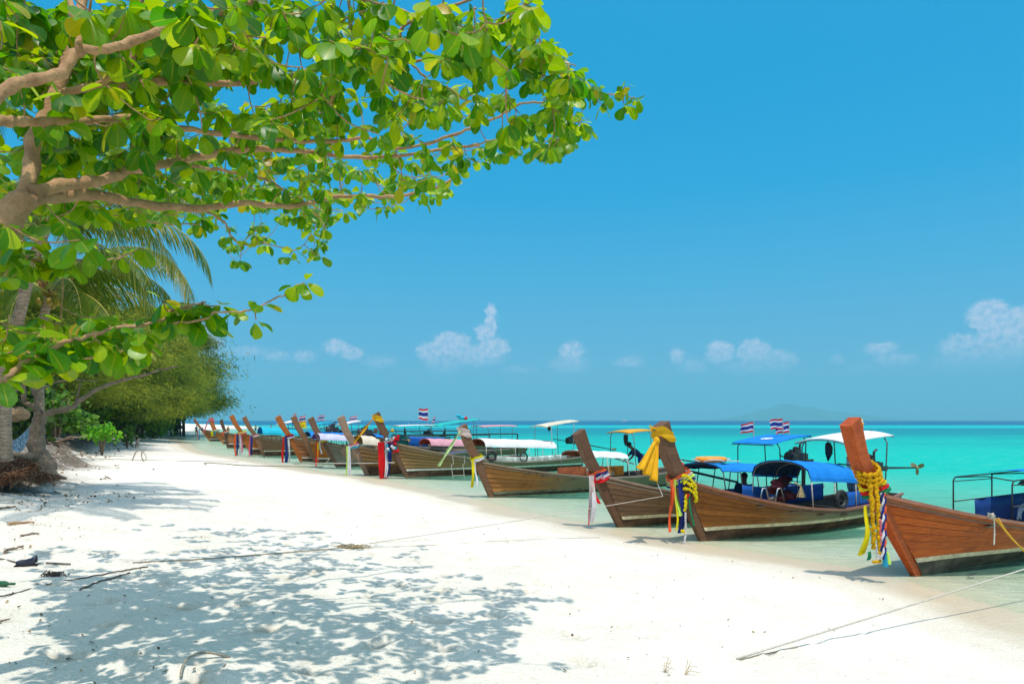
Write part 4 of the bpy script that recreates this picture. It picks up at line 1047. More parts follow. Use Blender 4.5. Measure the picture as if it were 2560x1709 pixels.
ribbons(B10, 'pink and blue ribbons on the cyan canopy boat', (R_PINK, R_WHITE), ((R_PINK, .1, 1.5, .12), (R_BLUE, 0, 1.4, .18)), -.05, .24, .28)
ribbons(B11, 'orange, navy and white ribbons with a yellow garland on the orange post', (R_YEL, R_WHITE, R_ORG), ((R_ORG, .12, 1.7, .16), (R_BLUE, -.02, 1.8, .16), (R_WHITE, -.18, 1.8, .18), (R_PINK, -.3, 1.5, .12)), -.1, .26, .30, .1, .08)
ribbons(B12, 'orange and white ribbon on the short dark post', (R_ORG, R_WHITE), ((R_ORG, 0, .4, .2),), 0, .24, .28, .1, .08)
ribbons(B13, 'white and amber ribbon below the pink cloth', (R_WHITE, R_YEL, R_SKY), ((R_YEL, 0, .6, .3), (R_SKY, -.2, .5, .2)), 0, .32, .40, .1, .08)
ribbons(B14, 'white, blue and pink ribbon on the leftmost boat', (R_WHITE, R_BLUE), ((R_SKY, 0, 1.4, .14), (R_PINK, .12, 1.4, .08)), 0, .2, .26, .1, .05)

# ---------------------------------------------------------------- trees
def bark(name, c1, c2, scale=6, ring=0):
    if name in MATS: return MATS[name]
    m, t = newmat(name); tc = t.add('ShaderNodeTexCoord'); ob = tc.outputs['Object']
    n = t.noise(ob, scale, 6, .65, .3); n2 = t.noise(ob, scale*5, 4, .6)
    col = t.ramp(n, [(.3, c2), (.65, c1)])
    h = t.m('ADD', n, t.m('MULTIPLY', n2, .5))
    if ring:
        sp = t.add('ShaderNodeSeparateXYZ', ins={0: ob})
        w = t.m('SINE', t.m('MULTIPLY', t.m('ADD', sp.outputs[2], t.m('MULTIPLY', n, .30)), 2*PI/ring))
        col = t.mix(t.m('MULTIPLY', t.smooth(w, .55, 1), t.ramp(n2, [(.35, .15), (.6, .8)])), col, tuple(c*.5 for c in c2)); h = t.m('ADD', h, t.m('MULTIPLY', w, -.5))
    col = t.mix(t.ramp(n2, [(.5, 0), (.75, .5)]), col, tuple(c*.55 for c in c2))
    finish(t, princ(t, col, .85, .15, bump(t, h, .02))); MATS[name] = m; return m
BK_ALM = bark('smooth almond bark', (.52, .31, .165), (.30, .165, .085), 7)
BK_GREY = bark('grey brown bark', (.34, .24, .165), (.17, .115, .075), 6)
BK_PALM = bark('ringed palm bark', (.60, .43, .31), (.36, .25, .17), 5, .085)
BK_PINE = bark('dark casuarina bark', (.16, .115, .085), (.07, .05, .04), 3)
BK_ROOT = bark('reddish fibrous roots', (.24, .10, .05), (.07, .03, .018), 12)
BK_DRIFT = bark('split driftwood', (.52, .33, .19), (.26, .15, .085), 9)
BK_PALE = bark('bleached driftwood', (.50, .42, .34), (.26, .20, .155), 12)
def leaf_mat(name, cols, trans, rough=.38, spec=.35, tfac=.5):
    """cols: ramp of leaf colours picked per leaf; light shining through is yellower"""
    if name in MATS: return MATS[name]
    m, t = newmat(name); at = t.add('ShaderNodeAttribute', attribute_name='tint'); oi = t.add('ShaderNodeObjectInfo')
    rb = t.add('ShaderNodeAttribute', attribute_name='rib')
    f = t.m('FRACT', t.m('ADD', at.outputs['Fac'], oi.outputs['Random']))
    col = t.ramp(f, cols)
    g = t.add('ShaderNodeNewGeometry'); n = t.noise(g.outputs['Position'], 18, 3, .5)
    k = t.m('MULTIPLY_ADD', n, .6, .7)
    col = t.mix(1, col, t.add('ShaderNodeCombineColor', ins={0: k, 1: k, 2: k}), 'MULTIPLY')
    rib = t.m('MULTIPLY', t.smooth(rb.outputs['Fac'], .90, 1.0), .30)
    col = t.mix(rib, col, tuple(min(1, c*2.2+.03) for c in cols[-1][1]))
    tc = t.mix(rib, t.mix(f, trans[0], trans[1]), tuple(c*1.25 for c in trans[1]))
    sh = princ(t, col, rough, spec)
    tr = t.add('ShaderNodeBsdfTranslucent', ins={0: tc})
    mx = t.add('ShaderNodeMixShader', ins={0: tfac, 1: sh, 2: tr})
    finish(t, mx.outputs[0]); MATS[name] = m; return m
LEAF = leaf_mat('almond leaf', [(0, (.004, .050, .001)), (.45, (.014, .125, .001)), (.78, (.05, .21, .002)), (.94, (.22, .32, .004)), (1, (.38, .16, .01))], ((.11, .52, .0005), (.78, .90, .002)), .36, .32, .42)
PALMLEAF = leaf_mat('palm leaflet', [(0, (.03, .085, .008)), (.5, (.06, .125, .010)), (.85, (.16, .18, .015)), (1, (.40, .25, .04))], ((.10, .26, .004), (.36, .42, .015)), .4, .2, .33)
PINELEAF = leaf_mat('casuarina needles', [(0, (.05, .085, .018)), (.5, (.12, .16, .022)), (.85, (.27, .28, .03)), (1, (.44, .38, .045))], ((.20, .30, .02), (.58, .56, .05)), .8, .05, .40)
BUSHLEAF = leaf_mat('shrub leaf', [(0, (.02, .075, .01)), (.6, (.05, .15, .015)), (1, (.11, .22, .02))], ((.15, .34, .02), (.35, .5, .03)), .6, .2, .35)
BRIGHTLEAF = leaf_mat('bright sapling leaf', [(0, (.04, .22, .01)), (.6, (.08, .33, .012)), (1, (.16, .42, .02))], ((.25, .6, .02), (.45, .75, .03)), .5, .2, .45)
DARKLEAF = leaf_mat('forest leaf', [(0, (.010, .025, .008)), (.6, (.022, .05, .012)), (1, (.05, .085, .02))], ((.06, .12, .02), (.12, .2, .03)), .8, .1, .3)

def leaf_shape(L=1.0, W=.30, fold=.25, droop=.25, curl=0):
    """broad leaf, narrow at the stalk and widest two thirds out; +x outward, z up"""
    prof = [(0, .012), (.10, .022), (.26, .42), (.48, .82), (.68, 1.0), (.85, .86), (.96, .45), (1.0, .06)]
    V = []; rib = []
    for (x, w) in prof:
        z = -droop*x*x*L; y = W*w
        V += [(x*L, y, z+abs(y)*fold+curl*x*y), (x*L, 0, z), (x*L, -y, z+abs(y)*fold-curl*x*y)]; rib += [0, 1, 0]
    F = []
    for i in range(len(prof)-1):
        a = i*3; F += [(a, a+1, a+4, a+3), (a+1, a+2, a+5, a+4)]
    return np.array(V, float), np.array(F), np.array(rib, float)
LEAFS = [leaf_shape(1, .36, .20, .22, .1), leaf_shape(1, .32, .12, .5, -.15), leaf_shape(1, .39, .30, .10, .25), leaf_shape(1, .34, -.10, .35, .0)]
def batch(name, shapes, T, tints, mat, smooth=True):
    """T: list of (shape index, 3x3 matrix, offset) -> one mesh of many leaves"""
    VV, FF, RR, TT = [], [], [], []; b = 0
    for (k, M, o), ti in zip(T, tints):
        V, F_, R_ = shapes[k]; VV.append(V @ M.T+o); FF.append(F_+b); RR.append(R_); TT.append(np.full(len(V), ti)); b += len(V)
    return np_mesh(name, np.concatenate(VV), np.concatenate(FF), mat, smooth, {'rib': np.concatenate(RR), 'tint': np.concatenate(TT)})
def frame(d, up, roll=0):
    d = np.array(d, float); d /= np.linalg.norm(d); u = np.array(up, float); y = np.cross(u, d); n = np.linalg.norm(y)
    y = np.array([0, 1, 0.]) if n < 1e-4 else y/n
    z = np.cross(d, y); c, s = math.cos(roll), math.sin(roll)
    y, z = y*c+z*s, z*c-y*s
    return np.stack([d, y, z], 1)

def smoothline(pts, sub=4, wob=0):
    pts = [Vector(p) for p in pts]; out = []
    for i in range(len(pts)-1):
        p0, p1, p2, p3 = pts[max(0, i-1)], pts[i], pts[i+1], pts[min(len(pts)-1, i+2)]
        for k in range(sub):
            t = k/sub
            q = .5*((2*p1)+(-p0+p2)*t+(2*p0-5*p1+4*p2-p3)*t*t+(-p0+3*p1-3*p2+p3)*t**3)
            if wob: q = q+Vector((random.uniform(-wob, wob), random.uniform(-wob, wob), random.uniform(-wob, wob)))
            out.append(q)
    out.append(pts[-1]); return out
def limb(px, Y0, Y1, r0, r1, parent, mat, name='branch', wob=.008):
    """photo-traced limb that also runs from depth Y0 to Y1"""
    n = len(px); L = [0]
    for a, b in zip(px[:-1], px[1:]): L.append(L[-1]+math.hypot(b[0]-a[0], b[1]-a[1]))
    pts = [P(u, v, lerp(Y0, Y1, l/L[-1])) for (u, v), l in zip(px, L)]
    pts = smoothline(pts, 5, wob); m = len(pts)
    MB().tube(pts, [lerp(r0, r1, (i/(m-1))**.8)*(1+.12*math.sin(i*1.7)) for i in range(m)], 9).build(name, mat, parent, world=True, smooth=True)
    return pts
def inpoly(u, v, poly):
    c = False; j = len(poly)-1
    for i in range(len(poly)):
        (xi, yi), (xj, yj) = poly[i], poly[j]
        if (yi > v) != (yj > v) and u < (xj-xi)*(v-yi)/(yj-yi)+xi: c = not c
        j = i
    return c
def almond():
    base = Vector((-3.9, 3.6, gz(-3.9, 3.6)-.1))
    T = empty('almond_tree', base, 'broad-leaved beach almond tree whose leafy boughs overhang the sand at top left', 'tree')
    cr = P(70, 485, 4.1)
    trunk = smoothline([base, base+Vector((.05, .1, .8)), P(-140, 760, 3.95), P(0, 570, 4.05), cr], 5, .01)
    MB().tube(trunk, [lerp(.14, .066, i/(len(trunk)-1)) for i in range(len(trunk))], 12).build('trunk', BK_ALM, T, world=True, smooth=True)
    lines = []
    def LB(px, Y0, Y1, r0, r1, name='branch'): 
        p = limb(px, Y0, Y1, r0, r1, T, BK_ALM, name); lines.append(p); return p
    LB([(60,500),(80,400),(85,340),(130,260),(165,160),(190,80),(215,-30),(260,-160)], 4.1, 4.9, .050, .030)
    LB([(75,485),(160,462),(250,452),(330,425),(440,405),(560,380),(640,372),(740,375),(860,392),(990,390),(1110,372),(1200,365)], 4.1, 6.6, .044, .010)
    LB([(75,492),(150,490),(240,488),(370,512),(500,520),(620,508),(720,515),(850,492),(970,492),(1014,487),(1090,470),(1130,448)], 4.1, 7.8, .046, .010)
    LB([(-60,310),(20,300),(90,305),(200,303),(330,296),(400,312),(540,333),(680,350),(800,353),(860,352),(920,344),(970,370),(1063,361),(1100,352)], 3.5, 6.0, .030, .010)
    LB([(-90,330),(-20,250),(50,205),(140,190),(200,130),(290,120),(400,75),(500,40),(600,20),(680,-20),(800,-90)], 3.2, 4.2, .033, .018)
    LB([(200,135),(190,60),(172,0),(160,-60)], 3.4, 3.6, .018, .012)
    LB([(285,215),(400,205),(560,208),(700,195),(800,172),(894,165),(934,147),(1023,154),(1157,143),(1278,161),(1330,150),(1400,140)], 4.4, 6.0, .030, .007)
    LB([(130,240),(240,215),(330,150),(340,60),(350,0),(390,-60)], 4.3, 4.3, .028, .014)
    LB([(40,620),(0,640)], 4.0, 4.0, .01, .01, 'twig') if False else None
    LB([(818,277),(840,220),(858,174),(885,120),(974,94),(1020,60),(1090,25),(1140,13),(1230,-20)], 5.0, 4.9, .022, .010)
    LB([(885,120),(876,50),(874,-20)], 4.8, 4.6, .014, .010)
    LB([(860,-20),(907,0),(980,20),(1045,42),(1110,62),(1157,67),(1210,72),(1251,62),(1290,30),(1340,-10)], 4.4, 4.7, .017, .006)
    LB([(934,150),(980,120),(1045,90),(1110,60),(1190,20)], 5.0, 4.6, .02, .008)
    LB([(1023,154),(1060,190),(1090,225),(1110,270),(1080,290)], 5.4, 5.6, .010, .005)
    LB([(1020,310),(1060,280),(1110,255),(1160,245),(1197,228)], 5.4, 5.7, .010, .004)
    LB([(1063,361),(1144,335),(1190,312),(1250,290),(1300,262),(1358,254),(1412,252),(1460,246),(1510,238),(1550,236),(1590,246)], 5.7, 6.2, .014, .004)
    LB([(1144,372),(1190,362),(1237,350),(1300,358),(1371,352)], 6.2, 6.5, .010, .005)
    LB([(1358,254),(1380,225),(1410,195)], 6.0, 5.9, .007, .004); LB([(1250,62),(1280,90),(1305,110),(1370,150),(1440,165)], 4.9, 5.2, .006, .004)
    LB([(1460,246),(1450,290),(1400,310)], 6.1, 6.2, .005, .004)
    LB([(500,520),(560,555),(579,590),(610,612),(667,609),(735,626)], 7.0, 7.6, .014, .005)
    LB([(440,400),(500,420),(580,430),(680,455),(760,520),(800,540)], 5.3, 7.0, .02, .006)
    LB([(370,512),(350,545),(420,560),(500,560)], 6, 6.6, .014, .005)
    low = []
    low.append(LB([(-120,1010),(0,955),(61,909),(136,865),(204,844),(290,822),(395,803),(430,775),(456,769),(500,760),(514,755)], 3.1, 3.9, .018, .005))
    low.append(LB([(430,806),(500,800),(545,780),(600,780),(654,763),(708,739),(740,722),(766,711)], 3.75, 4.1, .007, .004))
    low.append(LB([(-60,900),(0,890),(60,880),(140,892),(240,890),(310,878),(385,880)], 3.3, 3.7, .010, .004))
    low.append(LB([(-60,640),(41,630),(80,650),(129,654),(200,650),(283,647),(340,626)], 3.8, 4.4, .014, .005))
    allpts = [p for l in lines for p in l[::2]]
    AP = np.array([tuple(p) for p in allpts])
    # rosettes of leaves
    leaves = []; twigs = MB(); AL = [tuple(p) for p in AP]; QUEUE = []
    def rosette(c, size, n): QUEUE.append((tuple(c), size, n))
    def grow(c, size, n):
        c = np.array(c); A_ = np.array(AL); j = np.argmin(((A_-c)**2).sum(1)); a = A_[j]; d = c-a; dist = np.linalg.norm(d)
        if dist > .03:
            k = c*.45+a*.55+np.array([random.uniform(-.07, .07), random.uniform(-.07, .07), -.07])*min(1, dist*1.5)
            tp = smoothline([a, k, c], 3); r0 = .0045+.004*min(1, dist)
            twigs.tube(tp, [lerp(r0, .0032, i/(len(tp)-1)) for i in range(len(tp))], 5, False); AL.extend(tuple(q) for q in tp[1:])
        ax = d/dist if dist > .05 else np.array([.5, .3, .4]); ax = ax*.8+np.array([.25, 0, .45]); ax /= np.linalg.norm(ax)
        ph = random.uniform(0, 6.3)
        for i in range(n):
            a1 = ph+i*2.4; e = random.uniform(-.5, .6)
            o = np.array([math.cos(a1), math.sin(a1), 0]); 
            dd = o*math.cos(e)+ax*math.sin(e)*.9; dd[2] -= random.uniform(.0, 1.25)
            L = size*random.uniform(.65, 1.12)
            if i < 2: L *= .55; dd = dd+ax*.9
            M = frame(dd, (random.uniform(-.5, .5), random.uniform(-.6, .4), 1), random.uniform(-.5, .5))*L
            o3 = c+dd/np.linalg.norm(dd)*.012
            leaves.append((random.randrange(4), M, o3, L))
    crown = [(-40,-10),(640,-10),(700,0),(1357,0),(1335,62),(1330,90),(1420,118),(1432,170),(1480,205),(1460,300),(1406,378),(1362,392),(1286,378),(1177,412),(1100,436),(1130,460),(1085,492),(992,520),(850,532),(828,560),(806,640),(775,640),(760,560),(700,540),(735,600),(735,650),(680,640),(654,600),(600,560),(610,600),(592,655),(560,640),(560,590),(480,560),(414,540),(327,560),(218,540),(109,530),(0,560),(-40,560)]
    gaps = [(600,235,85,32),(690,225,60,26),(780,40,40,34),(640,60,60,26),(620,535,60,22),(740,600,40,30),(1080,110,60,30),(1130,190,45,20),(700,110,22,16),(1180,330,36,16),(1010,30,20,14),(660,330,30,14),(890,230,34,16),(1040,330,30,12),(1270,200,26,16),(1150,300,26,14),(980,420,26,14),(860,450,30,14)]
    cnt = 0
    def depthz(v): return None
    pts = []
    tries = 0
    while cnt < 900 and tries < 20000:
        tries += 1
        u, v = random.uniform(-40, 1480), random.uniform(-10, 660)
        if not inpoly(u, v, crown): continue
        if any(((u-a)/c)**2+((v-b)/d)**2 < 1 for a, b, c, d in gaps): continue
        if u > 850 and random.random() < .30: continue
        if u < 500 and v > 250 and random.random() < .15: continue
        q = min(1, max(0, v/600)); z = random.gauss(4.85, .25)+.85*max(0, q-.45)-.5*max(0, 1-u/500)*q*random.random()
        Y = (z-HC)/((CV-v)/F_PX); Y = min(Y, 10.5)
        if u < 420: Y = lerp(Y, random.uniform(4.3, 6.0), .6)
        if random.random() < .12: Y = max(3.4, Y*.8)
        if Y < 3.4: continue
        c = P(u, v, Y)
        w = 10*(5.5/Y)
        if any(abs(u-a)+abs(v-b) < w for a, b in pts[-200:]): continue
        pts.append((u, v)); cnt += 1
        rosette(c, random.uniform(.115, .150)*(1.15 if u < 500 else 1), random.choice((6, 7, 8, 9)))
    for k in range(100):      # fuller underside of the crown
        u, v = random.uniform(-20, 860), random.uniform(390, 545)
        if inpoly(u, v, crown) and not any(((u-a)/c)**2+((v-b)/d)**2 < 1 for a, b, c, d in gaps): rosette(P(u, v, random.uniform(6.0, 10.5) if u > 250 else random.uniform(5, 8)), random.uniform(.125, .16), 8)
    for u, v in ((10,470),(-10,610),(30,560),(5,520),(60,620),(100,590),(10,690),(150,540),(90,560)): rosette(P(u, v, random.uniform(4.2, 5.5)), .14, 7)
    for k in range(30): rosette(P(random.uniform(-30, 340), random.uniform(790, 890), random.uniform(3.6, 4.6)), random.uniform(.12, .15), 7)
    # outermost tips, traced
    for u, v, Y in [(1590,246,6.2),(1562,215,6.1),(1560,262,6.2),(1530,240,6.1),(1500,225,6.1),(1505,262,6.1),(1470,232,6.1),(1448,212,6.0),(1428,180,5.9),(1412,140,5.7),(1420,250,6.1),(1440,300,6.2),(1462,318,6.2),(1400,300,6.1),(1388,370,6.5),(1364,352,6.5),(1330,372,6.4),(1300,345,6.3),(1250,380,6.3),(1170,395,6.3),
                    (1132,450,7.8),(1110,470,7.8),(1090,490,7.8),(1060,500,7.7),(1040,475,7.7),(990,510,7.6),(955,520,7.6),(905,515,7.5),(860,528,7.5),(1330,20,4.6),(1345,60,4.9),(1310,90,5.0),(1385,160,5.4),(735,626,7.6),(722,640,7.6),(667,612,7.5),(600,600,7.3),(600,650,7.4),(570,590,7.3),(640,590,7.3),(800,600,7.6),(812,570,7.6),(780,580,7.6),(800,640,7.6),(890,55,4.5),(760,40,4.4),(760,75,4.5)]:
        rosette(P(u, v, Y), random.uniform(.115, .15), 6)
    # low bough, big leaves close to the eye
    for l, n, sz in ((low[0], 17, .155), (low[2], 8, .145), (low[3], 10, .13)):
        for i in range(n):
            p = l[int((.12+.86*i/(n-1))*(len(l)-1))]
            rosette(p+Vector((random.uniform(-.05, .05), random.uniform(-.10, .10), random.uniform(-.05, .06))), sz*random.uniform(.85, 1.1), 6)
    for u, v in ((500,800),(505,770),(590,780),(622,775),(655,765),(640,800),(740,712),(762,705)): rosette(P(u, v, 3.95), .125 if u > 540 else .17, 3 if 560 < u < 640 else 5)
    for u, v in ((20,840),(60,820),(110,830),(170,880),(230,870),(300,860),(60,600),(20,560),(160,560),(200,600)): rosette(P(u, v, random.uniform(3.3, 4.3)), .165, 6)
    # boughs above and beside the picture that shade the sand
    for k in range(56):
        x, y = random.uniform(-5.4, .9), random.uniform(1.3, 4.2); z = random.gauss(5.0, .3)
        if (CV-F_PX*(z-HC)/y) > -40 and x/y*F_PX+CU > -40: continue
        if x > .9-(4.2-y)*.25: continue
        rosette((x, y, z), .16, 7)
    for k in range(16): 
        x, y = random.uniform(-9, -4), random.uniform(4, 9); z = random.gauss(5.0, .4)
        if x/y*F_PX+CU > -60: continue
        rosette((x, y, z), .16, 7)
    QUEUE.sort(key=lambda q: ((AP-np.array(q[0]))**2).sum(1).min())
    for q in QUEUE: grow(*q)
    twigs.build('twigs', BK_ALM, T, world=True, smooth=True, kind='stuff')
    # the 300 leaves that show largest stand alone, the rest are one mass
    def vis(l):
        o = l[2]; u = CU+o[0]/o[1]*F_PX; v = CV-(o[2]-HC)/o[1]*F_PX
        return (l[3]/o[1]) if (-10 < u < 2570 and 0 < v < 1700) else 0
    leaves.sort(key=vis, reverse=True)
    big, rest = leaves[:300], leaves[300:]
    mesh = []
    for k in range(4):
        V, F_, R_ = LEAFS[k]; o = np_mesh('leaf', V, F_, LEAF, True, {'rib': R_, 'tint': np.zeros(len(V))}); mesh.append(o.data); bpy.data.objects.remove(o)
    for k, M, o3, L in big:
        o = bpy.data.objects.new('leaf', mesh[k]); link(o, T)
        mat4 = Matrix([[*M[0], o3[0]-base.x], [*M[1], o3[1]-base.y], [*M[2], o3[2]-base.z], [0, 0, 0, 1]]); o.matrix_local = mat4
    bl = np.array(base)
    o = batch('foliage', LEAFS, [(k, M, o3-bl) for k, M, o3, L in rest], RNG.random(len(rest))*.999, LEAF); link(o, T); tag(o, kind='stuff')
    print('almond leaves', len(leaves))
almond()

# ---- coconut palms
def frond_pts(L, e0, bend, n=16):
    """rachis curve in its own plane: leaves the crown at elevation e0 and droops"""
    x = z = 0; e = e0; out = [(0, 0)]
    for i in range(n): e -= bend/n*(.5+i/n); x += L/n*math.cos(e); z += L/n*math.sin(e); out.append((x, z))
    return out
def frond(T, c, azi, L, e0, bend, side=0, dry=False):
    pts = [Vector((x*math.cos(azi), x*math.sin(azi), z)) for x, z in frond_pts(L, e0, bend)]
    lat = Vector((-math.sin(azi), math.cos(azi), 0))
    o = MB().tube([c+p for p in pts], [lerp(.028, .004, i/16) for i in range(17)], 5).build('frond', plain('yellow green rachis', (.42, .36, .06), .5, .3, .2, 9), T, world=True, smooth=True)
    VV = []; FF = []; TT = []
    n = 74
    for i in range(n):
        q = .10+.90*i/n; k = q*16; a = min(15, int(k)); p = pts[a].lerp(pts[a+1], k-a); tg = (pts[a+1]-pts[a]).normalized()
        ll = L*.235*math.sin(min(1, q*1.25+.22)*PI*.62)**.8*(1.05-.55*q)*random.uniform(.85, 1.1)
        for sd in (1, -1):
            d = (lat*sd*.62+tg*.55+Vector((0, 0, -.30-.5*random.random()*.5))).normalized(); w = tg*.016*(L/3.2)
            b = len(VV); p0 = c+p; p1 = p0+d*ll*.5; p2 = p0+d*ll*.82+Vector((0, 0, -ll*.16)); p3 = p0+d*ll+Vector((0, 0, -ll*.42))
            VV += [p0-w*.5, p0+w*.5, p1-w, p1+w, p2-w*.7, p2+w*.7, p3-w*.1, p3+w*.1]
            FF += [(b, b+1, b+3, b+2), (b+2, b+3, b+5, b+4), (b+4, b+5, b+7, b+6)]; TT += [min(.99, max(0, random.gauss(.42 if not dry else .9, .2)))]*8
    V = np.array([tuple(v) for v in VV])-np.array(T.location)
    lo = np_mesh('leaflets', V, np.array(FF), PALMLEAF, False, {'tint': np.array(TT), 'rib': np.zeros(len(V))}); link(lo, o); tag(lo, kind='stuff')
def palm(basep, path, r0, r1, label, fronds, nuts=0):
    T = empty('coconut_palm', basep, label, 'palm tree', 'coconut palms'); pts = smoothline([basep]+path, 6)
    m = len(pts); MB().tube(pts, [lerp(r0, r1, min(1, (i/(m-1))*1.0))*(1.25 if i == 0 else 1) for i in range(m)], 12).build('trunk', BK_PALM, T, world=True, smooth=True)
    c = pts[-1]
    cb = MB()
    for k in range(16):
        a = k*2.4; cb.tube([c+Vector((0, 0, -.08)), c+Vector((math.cos(a)*.12, math.sin(a)*.12, .05)), c+Vector((math.cos(a)*.22, math.sin(a)*.22, .22+.1*random.random()))], [.05, .05, .02], 5)
    cb.build('crown_fibre', plain('brown palm fibre', (.28, .13, .05), .9, .1, .5, 10), T, world=True)
    for k in range(nuts):
        a = random.uniform(0, 6.3); MB().ball(c+Vector((math.cos(a)*.2, math.sin(a)*.2, -.12-.16*random.random())), .075, 8, 6, (1, 1, 1.2)).build('coconut', plain('yellow green coconut', (.45, .30, .04), .5, .3, .3, 9), T, world=True, smooth=True)
    for f in fronds: frond(T, c, *f)
    return T
b = G(14, 1132)
b = Vector((P(14, 1132, 14.5).x, 14.5, P(14, 1132, 14.5).z-.15))
palm(b, [P(12, 1000, 14.3), P(14, 900, 14.2), P(45, 800, 14), P(78, 667, 13.8), P(114, 570, 13.6)], .125, .10, 'leaning coconut palm with ringed grey trunk at the left edge',
     [(-.10, 3.9, .95, 2.0), (.35, 3.6, .6, 1.9), (-.5, 3.1, .5, 2.0), (1.0, 3.2, .7, 1.9), (2.0, 3.0, .8, 1.8), (2.8, 3.2, .7, 2.0), (3.4, 3.0, .3, 1.6), (-1.2, 2.6, .3, 1.8), (-2.2, 2.6, .2, 1.6), (.1, 2.8, -.1, 1.4), (.75, 3.4, 1.15, 1.9), (2.4, 3.3, 1.2, 1.9), (-2.7, 2.8, -.1, 1.3)])
b = Vector((P(100, 1100, 17).x, 17, gz(P(100, 1100, 17).x, 17)-.1))
palm(b, [P(98, 960, 17), P(104, 830, 16.8), P(122, 735, 16.6)], .12, .09, 'second coconut palm with yellow green nuts half hidden behind almond leaves',
     [(-.25, 3.6, .9, 2.1), (.1, 3.9, .75, 2.3), (.5, 3.2, .5, 1.9), (-.7, 2.8, .5, 2.0), (-1.3, 2.7, .2, 1.5), (-1.9, 2.6, .4, 1.8), (-2.5, 2.7, .4, 1.6), (2.6, 3.0, .6, 1.8), (3.3, 3.0, .3, 1.7), (.9, 3.0, .9, 2.0), (-.1, 3.0, -.05, 1.2), (-.45, 3.3, .15, 1.5), (0.0, 4.6, 1.0, 2.5, 0, True)], 7)
b = Vector((-13.5, 13.5, gz(-13.5, 13.5)-.1))
palm(b, [Vector((-12.9, 13.3, 4)), Vector((-11.2, 12.6, 7.6)), P(60, 175, 11.5)], .13, .10, 'tall coconut palm whose crown shows behind the top left leaves',
     [(.2, 3.0, .9, 1.8), (1.2, 3.0, .6, 1.7), (-.6, 3.0, .6, 1.9), (-1.4, 2.8, .5, 1.8), (2.4, 2.8, .6, 1.7), (3.2, 2.8, .5, 1.8), (-2.2, 2.8, .3, 1.5), (.7, 2.9, 1.3, 1.6)])

# ---- gnarled bare shore tree with its roots washed out
def shore_tree():
    Y = 16.3; b0 = P(105, 1190, Y)
    T = empty('gnarled_shore_tree', b0, 'gnarled bare-branched tree clinging to the eroded bank with exposed twisted roots', 'tree')
    def B(px, Ys, Ye, r0, r1, name='branch'): return limb(px, Ys, Ye, r0, r1, T, BK_GREY, name, .012)
    B([(118,1200),(112,1165),(92,1125),(92,1080),(100,1045),(104,1035)], Y-.3, Y, .27, .11, 'trunk')
    B([(104,1040),(130,1030),(180,1018),(200,1000),(240,975),(290,955),(350,940),(400,925),(445,915)], Y, 17.5, .085, .018)
    B([(104,1040),(85,1015),(62,1005),(60,975),(58,950),(52,920)], Y, 16.0, .07, .04)
    B([(100,1030),(90,1000),(82,975),(72,960),(66,940)], Y, 16.2, .05, .02)
    B([(88,995),(98,975),(120,965),(150,952),(200,950),(245,952)], Y, 16.8, .03, .012)
    B([(190,1005),(196,980),(200,955)], Y+.5, 16.8, .03, .014); B([(150,1022),(160,1000),(185,985)], Y+.3, 16.9, .014, .006)
    for (px, r) in (([(118,1160),(130,1185),(165,1195)], .10), ([(110,1150),(95,1175),(60,1190),(20,1196)], .12), ([(100,1140),(70,1150),(30,1160),(-20,1165)], .14), ([(118,1150),(122,1180),(135,1215)], .07), ([(100,1160),(85,1195),(70,1215)], .06), ([(112,1150),(90,1140),(60,1142),(30,1135)], .16), ([(75,1155),(95,1170),(100,1178)], .03)):
        B(px, Y-.2, Y-.7, r, r*.3, 'root')
shore_tree()
def root_mat():
    c = P(45, 1190, 15.6); T = empty('exposed_root_mat', c, 'mass of reddish hanging rootlets under the palm at the left edge', 'roots')
    rows = []
    for i in range(34):
        u = -70+i*6.2; row = []; e = 1-sstep(np.array([u]), 50, 112)[0]
        for j in range(9):
            q = j/8; n = float(fbm(np.array([i*.33]), np.array([j*.45]), 3, 4)[0])
            v = lerp(1200, lerp(1188, 1134, e**.6)+12*n, q); row.append(P(u, v, 15.3+.9*q**1.5+(1-e)*.5+.5*n*math.sin(q*PI)))
        rows.append(row)
    MB().sheet(rows).build('root_bank', plain('dark root soil', (.13, .075, .045), .95, .1, .6, 5, bumpd=.05), T, world=True, smooth=True)
    for mt, nn in ((BK_ROOT, 1000), (bark('pale dead rootlets', (.40, .25, .14), (.20, .11, .06), 12), 450)):
        bm = MB()
        for k in range(nn):
            u = -60+abs(random.gauss(0, 1))*95; e = max(0, min(1, (124-u)/70))
            if u > 120: continue
            v = random.uniform(1190-52*e, 1188); Y = 15.2+.8*((1200-v)/75)**1.4-random.uniform(.02, .16)
            p = P(u, v, Y); L = random.uniform(.10, .36)*(.5+.5*e); sx = random.gauss(.02, .16)
            bm.tube([p, p+Vector((sx*.5, -.06, -L*.25+random.uniform(-.05, .08))), p+Vector((sx*1.1, -.09, -L*.6)), p+Vector((sx*1.3, -.10-.08*random.random(), -L))], [.010, .008, .006, .003], 3, False)
        bm.build('rootlets', mt, T, world=True, kind='stuff')
root_mat()
